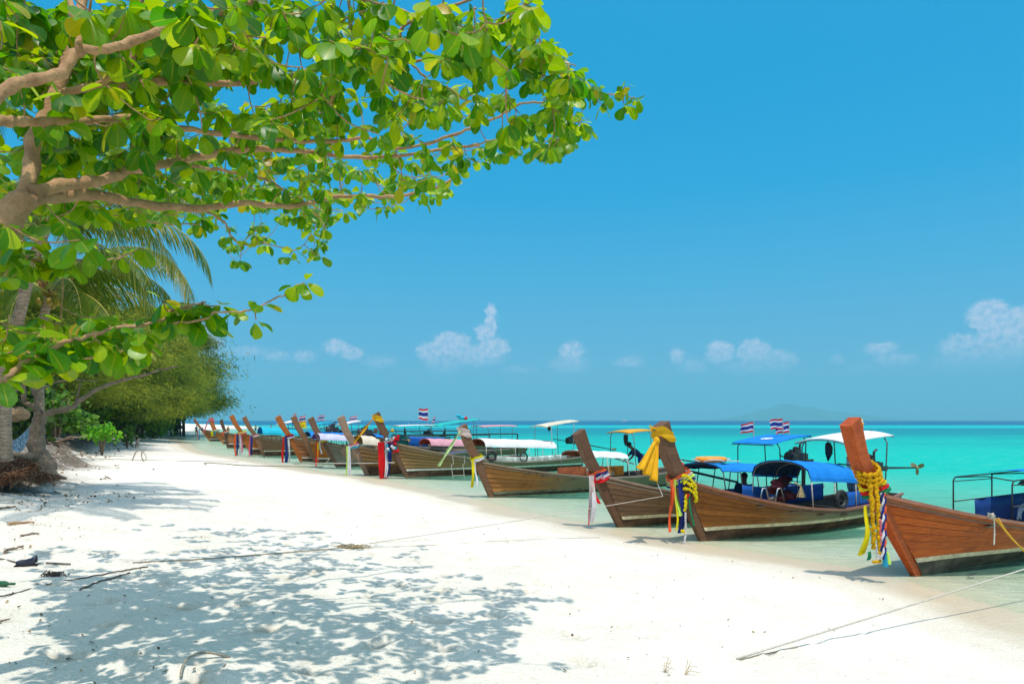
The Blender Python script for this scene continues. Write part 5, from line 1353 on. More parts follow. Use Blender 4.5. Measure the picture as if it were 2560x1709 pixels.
def log_():
    a, b2 = P(-60, 1052, 14.6), P(70, 1030, 15.2); T = empty('sawn_driftwood_log', a, 'split pale brown log lying across in front of the palm trunk', 'log')
    pts = smoothline([a, a.lerp(b2, .35)+Vector((0, 0, .04)), a.lerp(b2, .7), b2], 5, .015)
    MB().tube(pts, [.16, .165, .17, .17, .165, .165, .16, .16, .165, .17, .165, .16, .155, .15, .13, .08], 11).build('log', BK_DRIFT, T, world=True, smooth=False)
    T = empty('broken_palm_stump', P(10, 985, 14.9), 'thick cut bough resting against the palm trunk at the left edge', 'bough')
    MB().tube(smoothline([P(-60, 1000, 14.8), P(0, 978, 14.9), P(45, 965, 15.2)], 5, .012), [.17]*8+[.13, .12, .10], 10).build('bough', BK_GREY, T, world=True, smooth=True)
log_()
def hammock():
    a, b2 = P(84, 1038, 17.0), P(10, 1110, 17.6); T = empty('hammock', a, 'blue white net hammock slung between the palm and the gnarled tree', 'hammock'); rows = []
    for i in range(15):
        q = i/14; c = a.lerp(b2, q)+Vector((0, 0, -.30*math.sin(q*PI))); w = .04+.36*math.sin(q*PI)
        rows.append([c+Vector((.1, 0, w*(k/6-.5))) for k in range(7)])
    MB().sheet(rows, (0, .01, 0)).build('net', plain('blue white netting', (.30, .42, .50), .8, .1, .8, 16), T, world=True)
hammock()
def root_tangles():
    for u, v, w, lab in ((128, 1108, .9, 'by the foot of the gnarled tree'), (165, 1098, 1.0, 'half way along the near bank'), (205, 1104, 1.0, 'where the bank curves out'), (238, 1086, 1.1, 'below the bleached log'), (288, 1074, 1.6, 'under the darker sapling'), (365, 1066, 2.4, 'at the far turn of the bank'), (110, 1150, .8, 'beside the exposed rootlets')):
        c = G(u, v); T = empty('root_tangle', c, 'grey tangle of washed-out roots '+lab, 'roots', 'root tangles along the bank')
        for mt, n in ((BK_PALE, 7), (BK_GREY, 12)):
            for k in range(n):
                a = random.uniform(0, 6.3); o = Vector((random.gauss(0, w*.8), random.gauss(0, w*.35), random.uniform(-.05, .25))); d = Vector((math.cos(a), math.sin(a)*.5, random.uniform(-.2, .5)))*w*random.uniform(.25, .7)
                r = w*random.uniform(.015, .045)
                MB().tube(smoothline([o-d, o+Vector((random.gauss(0, .08), 0, random.gauss(.08, .06))), o+d], 3, .02), [r, r*1.1, r, r*.9, r*.7, r*.5, r*.25], 6).build('root', mt, T, smooth=True)
root_tangles()

# ---- casuarina wood along the bank
def tuft_mesh(seed, n=5200, leafy=False):
    """crown of drooping needle sprays on many boughs; unit size, trunk base at origin"""
    r = np.random.default_rng(seed); V = []; nb = 60
    C = []
    for i in range(nb):
        h = r.uniform(.22, .98); a = r.uniform(0, 2*PI); R = (.40*(1-((h-.42)/.62)**2)**.7 if abs((h-.42)/.62) < 1 else .05)*r.uniform(.65, 1.15)
        C.append((math.cos(a)*R*.62, math.sin(a)*R*.62, h, R*.5))
    C = np.array(C); k = r.integers(0, nb, n); c = C[k]
    o = c[:, :3]+r.normal(0, 1, (n, 3))*c[:, 3:4]*np.array([.48, .48, .17])
    d = r.normal(0, 1, (n, 3))*np.array([1, 1, .35])+o*np.array([2.2, 2.2, 0]); d[:, 2] -= .30; d /= np.linalg.norm(d, axis=1, keepdims=True)
    L = r.uniform(.014, .042, n)[:, None]; w = np.cross(d, r.normal(0, 1, (n, 3))); w /= np.linalg.norm(w, axis=1, keepdims=True)
    wid = (.0022 if not leafy else .012)
    a = o-w*wid; b = o+w*wid; m1 = o+d*L*.6+w*wid*1.1; m2 = o+d*L*.6-w*wid*1.1; e = o+d*L+np.array([0, 0, -.012])
    V = np.stack([a, b, m1, m2, e], 1).reshape(-1, 3)
    i = np.arange(n)*5; Fq = np.stack([i, i+1, i+2, i+3], 1); Ft = np.stack([i+3, i+2, i+4, i+4], 1)
    tint = np.repeat(np.clip(.28+.36*((k*7919) % 101)/101+r.normal(0, .11, n)+.25*(o[:, 2]-.5), 0, .99), 5)
    return V, np.concatenate([Fq, np.stack([i+3, i+2, i+4, i+4], 1)[:0]]) , Ft[:, :3], tint
CAS = []
for sd in range(3):
    V, Fq, Ft, tint = tuft_mesh(11+sd, 36000)
    tri = np.concatenate([Fq[:, [0, 1, 2]], Fq[:, [0, 2, 3]], Ft])
    o = np_mesh('crown', V, tri, PINELEAF, False, {'tint': tint, 'rib': np.zeros(len(V))}); CAS.append(o.data); bpy.data.objects.remove(o)
def casuarina(x, y, H, label, k, wid=1.0, lean=0, rz=0):
    z = gz(x, y)-.1; T = empty('casuarina_tree', (x, y, z), label, 'tree', 'casuarina trees along the bank', rz=rz)
    pts = smoothline([(0, 0, 0), (.02*H+lean*.3, .01*H, .3*H), (lean, .02*H, .62*H), (lean*1.1, 0, .93*H)], 4, .02)
    MB().tube(pts, [lerp(.017*H, .003*H, i/(len(pts)-1)) for i in range(len(pts))], 8).build('trunk', BK_PINE, T, smooth=True)
    br = MB()
    for i in range(9):
        h = random.uniform(.25, .8)*H; a = random.uniform(0, 6.3); R = random.uniform(.18, .3)*H*wid
        br.tube([(lean*h/H, 0, h), (lean*h/H+math.cos(a)*R*.5, math.sin(a)*R*.5, h+.08*H), (lean*h/H+math.cos(a)*R, math.sin(a)*R, h+.10*H)], [.006*H, .004*H, .001*H], 4, False)
    br.build('limbs', BK_PINE, T, smooth=True)
    c = bpy.data.objects.new('crown', CAS[k]); link(c, T); c.scale = (H*wid, H*wid, H); c.location = (lean*.8, 0, 0)
    return T
cas = [(440, 110, 21.5, 'rightmost casuarina at the tip of the wood, its crown overhanging the beach', .92, .4), (400, 104, 20, 'tall casuarina just behind the rightmost one', .95, 0), (372, 92, 17.5, 'olive casuarina left of the two tallest by the beach tip', 1.0, 0),
       (385, 84, 15, 'casuarina rising behind the hanging palm fronds', 1.0, 0), (345, 72, 11.5, 'dull brown green casuarina over the bright sapling', 1.15, 0), (300, 66, 12, 'casuarina in the middle of the wood', 1.1, 0), (255, 57, 10.5, 'casuarina behind the bright green sapling', 1.1, 0),
       (200, 50, 11, 'casuarina shaded by the second palm', 1.1, 0), (140, 45, 11.5, 'casuarina behind the gnarled tree', 1.1, 0), (80, 40, 10, 'casuarina beyond the hammock', 1.1, 0), (20, 36, 10, 'leftmost casuarina in the wood', 1.1, 0), (410, 130, 18, 'hazy casuarina seen between the two tallest', 1.1, 0), (400, 100, 13, 'shorter casuarina with yellowish crown near the beach tip', 1.2, 0)]
for i, (u, Y, H, lab, wid, lean) in enumerate(cas):
    casuarina((u-CU)/F_PX*Y, Y, H, lab, i % 3, wid, lean, i*1.3)
def leafy(name, o3, R, n, mat, size, label, cat, group=None, stem=True, sc=(1, 1, .8), rs=0):
    T = empty(name, o3, label, cat, group); r = np.random.default_rng(int(abs(o3[0]*100)) % 997+rs); TL = []
    nc = max(5, n//60); cc = r.normal(0, 1, (nc, 3)); cc /= np.linalg.norm(cc, axis=1, keepdims=True); cc = cc*r.uniform(.3, .8, (nc, 1))
    for i in range(n):
        c = cc[r.integers(nc)]+r.normal(0, .22, 3); c = c*np.array(sc)*R+np.array([0, 0, R*sc[2]*(1.0 if not stem else 1.7)]); c[2] = max(c[2], .05)
        TL.append((int(r.integers(4)), frame(r.normal(0, 1, 3)+np.array([0, 0, -.3]), (r.normal(0, .5), -.5+r.normal(0, .5), 1))*size*r.uniform(.6, 1.2), c))
    o = batch('foliage', LEAFS, TL, r.random(n)*.99, mat); link(o, T); tag(o, kind='stuff')
    if stem:
        for k in range(4):
            a = k*1.7; MB().tube([(0, 0, -.1), (math.cos(a)*R*.15, math.sin(a)*R*.15, R*.8), (math.cos(a)*R*.45, math.sin(a)*R*.45, R*1.7)], [.05*R, .035*R, .012*R], 5).build('stem', BK_GREY, T, smooth=True)
    return T
def gat(u, Y): x = (u-CU)/F_PX*Y; return Vector((x, Y, gz(x, Y)))
leafy('sapling', gat(255, 36), .95, 420, BRIGHTLEAF, .22, 'bright green leafy sapling standing on the bank', 'sapling', sc=(1.05, 1, .75))
leafy('sapling', gat(318, 50), .8, 200, BUSHLEAF, .20, 'small darker sapling right of the bright one', 'sapling')
leafy('shrub', Vector((P(328, 1062, 66).x, 66, P(328, 1066, 66).z)), 1.0, 320, BUSHLEAF, .22, 'round green shrub at the foot of the bank', 'shrub', stem=False, sc=(1.2, 1, .55))
leafy('shrub', gat(400, 84), 1.8, 380, BUSHLEAF, .4, 'light green shrub under the tallest casuarinas', 'shrub', stem=False, sc=(1.3, 1, .9))
leafy('shrub', gat(140, 30), 1.3, 500, BUSHLEAF, .28, 'shrub behind the forked grey tree', 'shrub', sc=(1.2, 1, .7))
UB = ['left edge', 'the hammock', 'the gnarled trunk', 'the arched branch', 'the bright sapling', 'the second sapling', 'the round shrub', 'the light green shrub', 'the palm trunk', 'the root mat', 'the driftwood log']
for i, (u, Y, R) in enumerate([(30, 34, 2.2), (90, 37, 2.4), (150, 42, 2.3), (205, 46, 2.2), (255, 52, 2.4), (305, 62, 2.6), (350, 74, 2.8), (395, 88, 3.0), (-30, 30, 2.2), (60, 27, 1.6), (10, 24, 1.5)]):
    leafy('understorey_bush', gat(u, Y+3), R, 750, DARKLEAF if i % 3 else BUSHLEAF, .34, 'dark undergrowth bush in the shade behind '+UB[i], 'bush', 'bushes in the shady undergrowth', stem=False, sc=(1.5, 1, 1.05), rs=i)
def forest_back():
    """dense depth of the wood behind the first trees: one uncountable mass"""
    r = np.random.default_rng(5); TL = []
    n = 15000
    for i in range(n):
        q = r.random(); u = -160+600*q; Y = lerp(36, 118, q**1.3)+r.uniform(4, 16)+ (8 if q < .3 else 0); x = (u-CU)/F_PX*Y
        top = lerp(9, 12, q); z = 1.9+top*r.random()**1.15
        TL.append((int(r.integers(4)), frame(r.normal(0, 1, 3), (0, 0, 1))*r.uniform(.5, 1.1)*(.6+Y/110), np.array([x, Y, z])))
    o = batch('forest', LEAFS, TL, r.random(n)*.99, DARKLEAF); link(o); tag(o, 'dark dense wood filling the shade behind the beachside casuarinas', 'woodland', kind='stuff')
forest_back()
tv = []
for i in range(34):
    q = random.random(); u = 10+470*q; Y = lerp(31, 108, q**1.3)+random.uniform(0, 9); x = (u-CU)/F_PX*Y; b0 = Vector((x, Y, gz(x, Y)-.2)); r = random.uniform(.07, .15)*(1+Y/120)
    T = empty('slim_tree', b0, 'slim bare trunk in the dark edge of the wood', 'tree', 'slim trunks at the edge of the wood')
    if u > 455: u = 455
    H = random.uniform(4, 7)*(1+Y/160); l = random.uniform(-.4, .4)
    MB().tube(smoothline([(0, 0, 0), (l*.4, 0, H*.4), (l, .2, H)], 3), [r, r*.9, r*.85, r*.8, r*.7, r*.6, r*.5], 6).build('trunk', BK_PINE if i % 3 else BK_GREY, T, smooth=True)
    bb = MB()
    for k in range(3): a = random.uniform(0, 6.3); h = H*random.uniform(.45, .9); bb.tube([(l*h/H, 0, h), (l*h/H+math.cos(a)*.8, math.sin(a)*.8, h+.7)], [r*.4, r*.12], 4)
    bb.build('branches', BK_PINE, T)

# ---------------------------------------------------------------- people
def skin_mesh(nodes, edges, name, mat, parent, sub=1):
    """nodes {key: (co, rx, ry)}"""
    keys = list(nodes); me = bpy.data.meshes.new(name); me.from_pydata([nodes[k][0] for k in keys], [(keys.index(a), keys.index(b)) for a, b in edges], []); me.update()
    o = bpy.data.objects.new(name, me); link(o)
    md = o.modifiers.new('skin', 'SKIN'); md.use_smooth_shade = True
    for i, k in enumerate(keys):
        sv = me.skin_vertices[0].data[i]; sv.radius = (nodes[k][1], nodes[k][2]); sv.use_root = (i == 0)
    s2 = o.modifiers.new('sub', 'SUBSURF'); s2.levels = sub; s2.render_levels = sub
    me.materials.append(mat); o.parent = parent; PENDING.append(o)
    return o
PENDING = []
def settle_skins():
    """turn the grown figures into plain meshes, all at once"""
    dg = bpy.context.evaluated_depsgraph_get()
    ms = [bpy.data.meshes.new_from_object(o.evaluated_get(dg)) for o in PENDING]
    for o, m2 in zip(PENDING, ms):
        mt = o.data.materials[0]; m2.materials.clear(); m2.materials.append(mt); o.modifiers.clear(); m2.name = o.name.split('.')[0]; o.data = m2
SKIN = plain('tanned skin', (.20, .10, .06), .6, .3, .15, 12); HAIR = plain('black hair', (.012, .010, .010), .6, .3, .3, 30)
def person(loc, rz, J, label, shirt, shorts, group=None, hat=None, long_trousers=False):
    """J: joint positions in metres, z up, facing +x"""
    T = empty('person', loc, label, 'person', group, rz)
    R = {'pelvis': (.13, .10), 'spine': (.115, .09), 'chest': (.15, .105), 'neck': (.052, .052), 'head': (.085, .095), 'crown': (.07, .08),
         'sl': (.062, .062), 'sr': (.062, .062), 'el': (.042, .042), 'er': (.042, .042), 'wl': (.028, .028), 'wr': (.028, .028), 'hl': (.034, .020), 'hr': (.034, .020),
         'hipl': (.095, .095), 'hipr': (.095, .095), 'kl': (.060, .060), 'kr': (.060, .060), 'al': (.038, .038), 'ar': (.038, .038), 'fl': (.040, .030), 'fr': (.040, .030)}
    N = {k: (J[k], *R[k]) for k in R}
    E = [('pelvis', 'spine'), ('spine', 'chest'), ('chest', 'neck'), ('neck', 'head'), ('head', 'crown'), ('chest', 'sl'), ('chest', 'sr'), ('sl', 'el'), ('sr', 'er'), ('el', 'wl'), ('er', 'wr'), ('wl', 'hl'), ('wr', 'hr'),
         ('pelvis', 'hipl'), ('pelvis', 'hipr'), ('hipl', 'kl'), ('hipr', 'kr'), ('kl', 'al'), ('kr', 'ar'), ('al', 'fl'), ('ar', 'fr')]
    skin_mesh(N, E, 'body', SKIN, T)
    if shirt:
        ks = ['spine', 'pelvis', 'chest', 'neck', 'sl', 'sr', 'el', 'er']; M = {k: (J[k], R[k][0]*1.17+.010, R[k][1]*1.17+.010) for k in ks}
        for a, b in (('sl', 'el'), ('sr', 'er')): M[b] = (tuple(Vector(J[a]).lerp(Vector(J[b]), .8)), .062, .062)
        M['neck'] = (tuple(Vector(J['chest']).lerp(Vector(J['neck']), .6)), .085, .08)
        skin_mesh(M, [('spine', 'pelvis'), ('spine', 'chest'), ('chest', 'neck'), ('chest', 'sl'), ('chest', 'sr'), ('sl', 'el'), ('sr', 'er')], 'shirt', shirt, T)
    q = 1.0 if long_trousers else .75
    M = {'pelvis': (J['pelvis'], .15, .12)}
    for s_ in 'lr': M['hip'+s_] = (J['hip'+s_], .112, .112); M['k'+s_] = (tuple(Vector(J['hip'+s_]).lerp(Vector(J['k'+s_]), q)), .085, .085)
    skin_mesh(M, [('pelvis', 'hipl'), ('pelvis', 'hipr'), ('hipl', 'kl'), ('hipr', 'kr')], 'shorts', shorts, T)
    c, h = Vector(J['crown']), Vector(J['head'])
    u = (c-h).normalized(); hb = MB(); hb.ball(h.lerp(c, .75)-Vector((.018, 0, 0)), .105, 10, 7, (1, .86, .95)); hb.build('hair', HAIR, T, smooth=True)
    fb = MB(); f = h+Vector((.088, 0, -.005)); fb.add([f+Vector((0, -.014, -.02)), f+Vector((0, .014, -.02)), f+Vector((.022, 0, -.016)), f+Vector((0, 0, .03))], [(0, 1, 2), (1, 3, 2), (3, 0, 2)]); fb.build('nose', SKIN, T)
    eb = MB()
    for sy in (-.033, .033): eb.ball(h+Vector((.082, sy, .022)), .011, 6, 4)
    eb.build('eyes', HAIR, T)
    return T
def stand(h=1.0, arms=0.0):
    J = dict(pelvis=(0, 0, .92), spine=(0, 0, 1.08), chest=(.0, 0, 1.27), neck=(0, 0, 1.43), head=(.02, 0, 1.55), crown=(.01, 0, 1.64), sl=(0, .18, 1.36), sr=(0, -.18, 1.36), el=(.02, .24, 1.10), er=(.02, -.24, 1.10),
             wl=(.08, .25, .88), wr=(.08, -.25, .88), hl=(.10, .25, .80), hr=(.10, -.25, .80), hipl=(0, .09, .86), hipr=(0, -.09, .86), kl=(.02, .10, .48), kr=(.02, -.10, .48), al=(0, .10, .08), ar=(0, -.10, .08), fl=(.14, .11, .03), fr=(.14, -.11, .03))
    if arms: J['el'] = (.16, .2, 1.15); J['wl'] = (.36, .14, 1.10); J['hl'] = (.44, .12, 1.12); J['er'] = (.14, -.22, 1.12); J['wr'] = (.32, -.16, 1.0); J['hr'] = (.40, -.14, 1.0)
    return {k: tuple(c*h for c in v) for k, v in J.items()}
def people():
    # man leaning forward at the stern of the mid brown boat
    J = stand(.95); J.update(pelvis=(0, 0, .86), spine=(.10, 0, 1.00), chest=(.26, 0, 1.12), neck=(.38, 0, 1.24), head=(.48, 0, 1.33), crown=(.53, 0, 1.41), sl=(.30, .18, 1.17), sr=(.30, -.18, 1.17), el=(.42, .22, .93), er=(.50, -.2, .95), wl=(.58, .16, .78), wr=(.66, -.14, .78), hl=(.62, .14, .72), hr=(.70, -.12, .72), hipl=(0, .09, .82), hipr=(0, -.09, .82))
    c = P(1606, 1150, 25.2); person((c.x, c.y, .12), PI*1.0, J, 'man in a navy shirt leaning forward under the yellow roof', plain('navy work shirt', (.012, .03, .13), .8, .1, .2, 9), plain('blue work trousers', (.01, .10, .45), .8, .1, .2, 9), long_trousers=True)
    # man seated in the life ring boat
    J = stand(); J.update(pelvis=(0, 0, .42), spine=(0, 0, .58), chest=(.03, 0, .77), neck=(.05, 0, .93), head=(.08, 0, 1.05), crown=(.07, 0, 1.14), sl=(.03, .18, .86), sr=(.03, -.18, .86), el=(.1, .24, .62), er=(.1, -.24, .62), wl=(.3, .18, .52), wr=(.3, -.18, .52), hl=(.38, .16, .50), hr=(.38, -.16, .50), hipl=(.02, .1, .40), hipr=(.02, -.1, .40), kl=(.42, .13, .44), kr=(.42, -.13, .44), al=(.44, .13, .06), ar=(.44, -.13, .06), fl=(.56, .13, .03), fr=(.56, -.13, .03))
    c = P(1862, 1190, 18.0); person((c.x, c.y, c.z-1.10), B3.t.rotation_euler.z+PI*.15, J, 'dark haired man in a dark shirt seated under the flat blue canopy', plain('dark teal shirt', (.01, .045, .10), .8, .1, .2, 9), C_NAVY)
    J = stand(1.0, 1)
    c = P(2133, 1150, 17.0); person((c.x, c.y, .12), B2.t.rotation_euler.z+PI*.9, J, 'man in a white shirt standing at the stern beneath the white roof', plain('white cotton shirt', (.75, .72, .74), .8, .1, .1, 9), plain('pale blue jeans', (.22, .33, .45), .8, .1, .2, 9), long_trousers=True)
    cols = [plain('red swim shorts', (.6, .03, .03), .8, .1), plain('orange swim shorts', (.8, .3, .02), .8, .1), plain('dark swim shorts', (.02, .02, .03), .8, .1)]
    for i, (u, Y, lab, sh) in enumerate([(561, 125, 'person with a white top walking beside the far boats', P_WHITE), (570, 120, 'person in orange shorts walking beside the far boats', R_AMB), (639, 150, 'lone bather standing on the far sand spit', R_PALEG), (678, 155, 'person in dark shorts beyond the cyan canopy', R_PINK), (491, 112, 'person in red shorts next to the leftmost boat', R_WHITE)]):
        x = (u-CU)/F_PX*Y; person((x, Y, max(-.3, gz(x, Y))), i*1.3, stand(), lab, sh, cols[i % 3], 'people strolling far along the beach')
people()
settle_skins()

# ---------------------------------------------------------------- ropes
M_ROPE = plain('white braided rope', (.55, .50, .42), .9, .1, .2, 60); M_ROPEG = plain('sandy grey rope', (.34, .29, .22), .9, .1, .3, 60); M_ROPED = plain('dark wet cable', (.13, .10, .08), .7, .2, .4, 30); M_ROPEY = plain('yellow nylon rope', (.80, .40, .02), .6, .3, .15, 60)
def rope(pts, r, mat, label, name='mooring_rope', sub=6, cat='rope', wob=0, twist=True, group=None):
    T = empty(name, pts[0], label, cat, group); sm = smoothline(pts, sub, wob) if len(pts) > 2 or wob else pts
    MB().tube(sm, r, 6).build('strand', mat, T, world=True, smooth=True)
    if twist:      # second lay of the rope wound round the first
        L = 0; hel = []; n = 0
        for a, b in zip(sm[:-1], sm[1:]):
            d = b-a; m = max(1, min(40, int(d.length/(r*7)))); u = d.orthogonal().normalized(); w = d.normalized().cross(u)
            for i in range(m): q = n*1.25; n += 1; hel.append(a+d*(i/m)+(u*math.cos(q)+w*math.sin(q))*r*.55)
        if len(hel) > 3: MB().tube(hel, r*.72, 4).build('strand', mat, T, world=True, smooth=True)
    return T
def on_ground(px, lift): return [G(u, v, lift) for u, v in px]
def sagline(a, b, sag, n=14): return [a.lerp(b, i/n)+Vector((0, 0, -sag*math.sin(i/n*PI))) for i in range(n+1)]
e = G(1842, 1648, .01); a = P(2560, 1421, 8.9); a = e+(a-e)*1.25
rope(sagline(a, e, .01, 20), .010, M_ROPE, 'taut white rope running up from the sand at bottom right')
pts = on_ground([(1850, 1650), (1935, 1632), (1995, 1618)], .012); rope(pts, .006, M_ROPEG, 'thin cord half buried beside the end of the white rope', 'cord')
k = P(1657, 1240, 14.4); e = G(902, 1364, .02)
rope([B3.W(B3.loc(1640, 1213, .6)[0], .66, B3.loc(1640, 1213, .6)[1]+.03), k]+sagline(k+(e-k)*.02, e, .02, 12), .007, M_ROPE, 'thin rope from the grey brown boat down to the tangle of net', sub=1)
rope(on_ground([(872, 1370), (800, 1375), (700, 1383), (600, 1391), (480, 1400), (400, 1404), (332, 1408)], .010), .009, M_ROPEG, 'sandy rope lying across the shaded sand left of the net', wob=.003)
rope(on_ground([(905, 1368), (1050, 1364), (1250, 1352), (1400, 1346), (1500, 1343)], .006), .006, M_ROPE, 'faint thin line lying on the sunlit sand behind the net', 'cord')
rope(on_ground([(0, 1492), (60, 1478), (120, 1462), (200, 1447), (260, 1436), (325, 1424), (370, 1417)], .008), .008, M_ROPED, 'long dark cable lying on the sand at the lower left', 'cable', wob=.004)
rope(on_ground([(200, 1475), (240, 1458), (285, 1445), (325, 1433)], .01), .009, M_ROPED, 'short dark stick beside the long cable', 'stick', cat='stick', twist=False, wob=.006)
rope(on_ground([(115, 1409), (150, 1411), (176, 1412)], .015), .011, M_ROPED, 'thin black twig with a knot at its middle on the left sand', 'stick', cat='stick', twist=False)
rope(on_ground([(0, 1398), (25, 1403), (60, 1412)], .01), .010, M_ROPED, 'black twig touching the dark plastic shoe', 'stick', cat='stick', twist=False)
rope([G(452, 1692, .0), G(458, 1672, .03), G(480, 1656, .05), G(520, 1647, .05), G(575, 1642, .0)], .009, M_ROPEG, 'curved loop of hose poking out of the sand at the bottom edge', 'hose_loop', cat='hose', twist=False)
rope([P(986, 1156, 28.0), P(900, 1157.5, 29.5), P(800, 1158, 32), G(735, 1161, .03)], .02, M_ROPE, 'pale rope from the tan boat stretched left in front of three bows')
rope(on_ground([(515, 1162), (514, 1158), (560, 1160), (611, 1164), (700, 1166), (760, 1167), (806, 1167)], .03), .025, M_ROPEG, 'rope lying on the sand below the dark weathered boat')
rope([G(806, 1167, .03), P(824, 1147, 36.5)], .015, M_ROPE, 'short line rising from the sand to the silver grey bow', twist=False)
rope(on_ground([(172, 1146), (260, 1148), (330, 1150), (450, 1153), (596, 1155)], .03), .014, M_ROPEG, 'long thin line across the sand past the knotted rope bundle')
yr = B1
def b1pt(u, v, y=.72, dz=0): x, z = B1.loc(u, v, y); return B1.W(x, y, z+dz)
rope([b1pt(2478, 1286), b1pt(2500, 1310, .78), b1pt(2535, 1352, .82), b1pt(2585, 1395, .84)], .011, M_ROPEY, 'left strand of yellow rope over the varnished hull', 'yellow_rope')
rope([b1pt(2495, 1294), b1pt(2522, 1335, .80), b1pt(2590, 1410, .84)], .011, M_ROPEY, 'right strand of yellow rope over the varnished hull', 'yellow_rope')
T = rope([b1pt(2470, 1282, .6), b1pt(2480, 1290, .78), b1pt(2485, 1300, .8), b1pt(2486, 1330, .8), b1pt(2485, 1362, .82)], .011, M_ROPE, 'frayed cream rope knotted on the varnished gunwale, its end hanging', 'knotted_rope')
kb = MB()
for q in range(10): kb.tube([b1pt(2472+random.uniform(-3, 16), 1286+random.uniform(-4, 10), .76+random.uniform(0, .04)) for _ in range(4)], .010, 5)
kb.build('knot', M_ROPE, T, world=True, smooth=True)

# tangle of net and rope on the sand
def tangle(u, v, w, h, label, name, mats, n=60, r=.006, cat='net'):
    c = G(u, v); T = empty(name, c, label, cat)
    for m, nn in mats:
        bm = MB()
        for k in range(nn):
            o = Vector((random.gauss(0, w*.33), random.gauss(0, h*.6), 0)); pts = []
            for q in range(6): pts.append(o+Vector((random.gauss(0, w*.12), random.gauss(0, h*.25), abs(random.gauss(.02, h*.35)))))
            bm.tube(smoothline(pts, 3), r, 4, False)
        bm.build('tangled_cord', m, T, smooth=True, kind='stuff')
    return T
tangle(880, 1370, .30, .055, 'tangle of pale fishing net and rope on the sand', 'net_tangle', ((M_ROPEG, 38), (plain('straw coloured net', (.50, .36, .16), .9, .1, .3, 30), 30)))
tangle(132, 1440, .16, .06, 'small dark rope tangle beside the long cable', 'rope_tangle', ((M_ROPED, 22),), cat='rope')
def rope_bundle():
    c = G(345, 1152); s = c.y/1707; T = empty('knotted_rope_bundle', c, 'knotted rope bundle arched above the sand with a hanging loop', 'rope')
    f = lambda dx, dz, dy=0: (dx*s, dy, dz*s)
    MB().tube(smoothline([f(-16, -2), f(-10, 12), f(-4, 24), f(6, 26), f(16, 24)], 4), .028, 6).build('rope_arch', M_ROPEG, T, smooth=True)
    MB().tube(smoothline([f(10, 24), f(20, 12), f(18, 2), f(10, 8), f(10, 22)], 4), .018, 6).build('rope_loop', M_ROPEG, T, smooth=True)
    MB().tube(smoothline([f(8, 22), f(10, 6), f(18, -4)], 4), .018, 6).build('rope_end', M_ROPEG, T, smooth=True)
rope_bundle()

# ---------------------------------------------------------------- driftwood and litter
def drift(name, px, r, mat, label, lift=.04, wob=.02, cat='driftwood', raise_=None, taper=.6):
    pts = [G(u, v, lift) for u, v in px]
    if raise_: pts = [p+Vector((0, 0, h)) for p, h in zip(pts, raise_)]
    T = empty(name, pts[0], label, cat); sm = smoothline(pts, 5, wob); m = len(sm)
    MB().tube(sm, [r*lerp(1, taper, i/(m-1))*random.uniform(.85, 1.15) for i in range(m)], 7).build('wood', mat, T, world=True, smooth=False)
    return T
drift('driftwood_branch', [(268, 1118), (285, 1118), (312, 1118), (333, 1119)], .07, BK_PALE, 'arched driftwood branch lying beside the upright stump', raise_=[.02, .25, .30, .0])
c = G(342, 1119); T = empty('upright_driftwood_stump', c, 'short pale driftwood stump standing upright in the sand', 'stump')
MB().tube(smoothline([c+Vector((0, 0, -.2)), c+Vector((.03, 0, .3)), c+Vector((.16, 0, .72))], 4, .02), [.20, .17, .16, .15, .14, .14, .12, .10, .05], 8).build('wood', BK_PALE, T, world=True)
drift('bleached_log', [(210, 1060), (222, 1068), (236, 1078)], .17, BK_PALE, 'bleached log end lying on the bank edge', raise_=[.3, .15, 0])
drift('driftwood_piece', [(20, 1312), (50, 1309), (84, 1308)], .03, BK_DRIFT, 'reddish brown strip of driftwood on the left sand', wob=.008, lift=.02)
drift('driftwood_piece', [(52, 1342), (75, 1337), (96, 1335)], .018, BK_GREY, 'dark curled piece of bark on the left sand', wob=.01, lift=.02)
drift('driftwood_piece', [(-10, 1274), (15, 1271), (40, 1268)], .022, BK_GREY, 'thin dark stick at the left edge near the roots', wob=.006, lift=.02)
drift('driftwood_piece', [(12, 1384), (35, 1376), (58, 1369)], .02, BK_GREY, 'dark splintered stick above the plastic shoe', wob=.01, lift=.03)
drift('driftwood_piece', [(0, 1558), (12, 1555), (26, 1551)], .009, BK_GREY, 'short stick in deep shade at the left edge', wob=.003, lift=.02)
drift('driftwood_piece', [(216, 1100), (224, 1101), (230, 1102)], .04, BK_GREY, 'small upright broken root near the scarp', raise_=[0, .2, .45])
for i, (u, v, l) in enumerate([(1662, 1680, 40), (1712, 1688, 34)]):
    T = empty('dry_grass_sprig', G(u, v), ('arching dry sprig at the bottom right of the sand', 'upright dry sprig beside the arching one')[i], 'dry sprig')
    bm = MB()
    for k in range(5): bm.tube([(0, 0, 0), (random.uniform(-.05, .06), 0, .04+.02*k), (random.uniform(-.03, .14), random.uniform(-.03, .03), .02+.03*k)], .0025, 4)
    bm.build('stalks', plain('dry straw stalk', (.52, .36, .20), .8, .1, .2, 30), T)
def shoe():
    c = G(66, 1414); T = empty('plastic_shoe', c, 'dark plastic shoe lying on its side among twigs at the left', 'shoe', rz=.4)
    bm = MB(); bm.sheet([[(x, w*math.cos(a)*.5, .035+w*.55*math.sin(a)+.06*max(0, x-.02)*6) for a in np.linspace(-.6, PI+.6, 9)] for x, w in ((-.10, .05), (-.06, .075), (0, .08), (.04, .085), (.08, .10), (.10, .11))], (0, .004, 0))
    bm.build('upper', plain('blue black plastic', (.02, .022, .04), .35, .4, .2, 20), T, smooth=True)
    bm = MB(); bm.box((0, 0, .008), (.23, .08, .018)); bm.build('sole', T_RUBBER, T)
shoe()
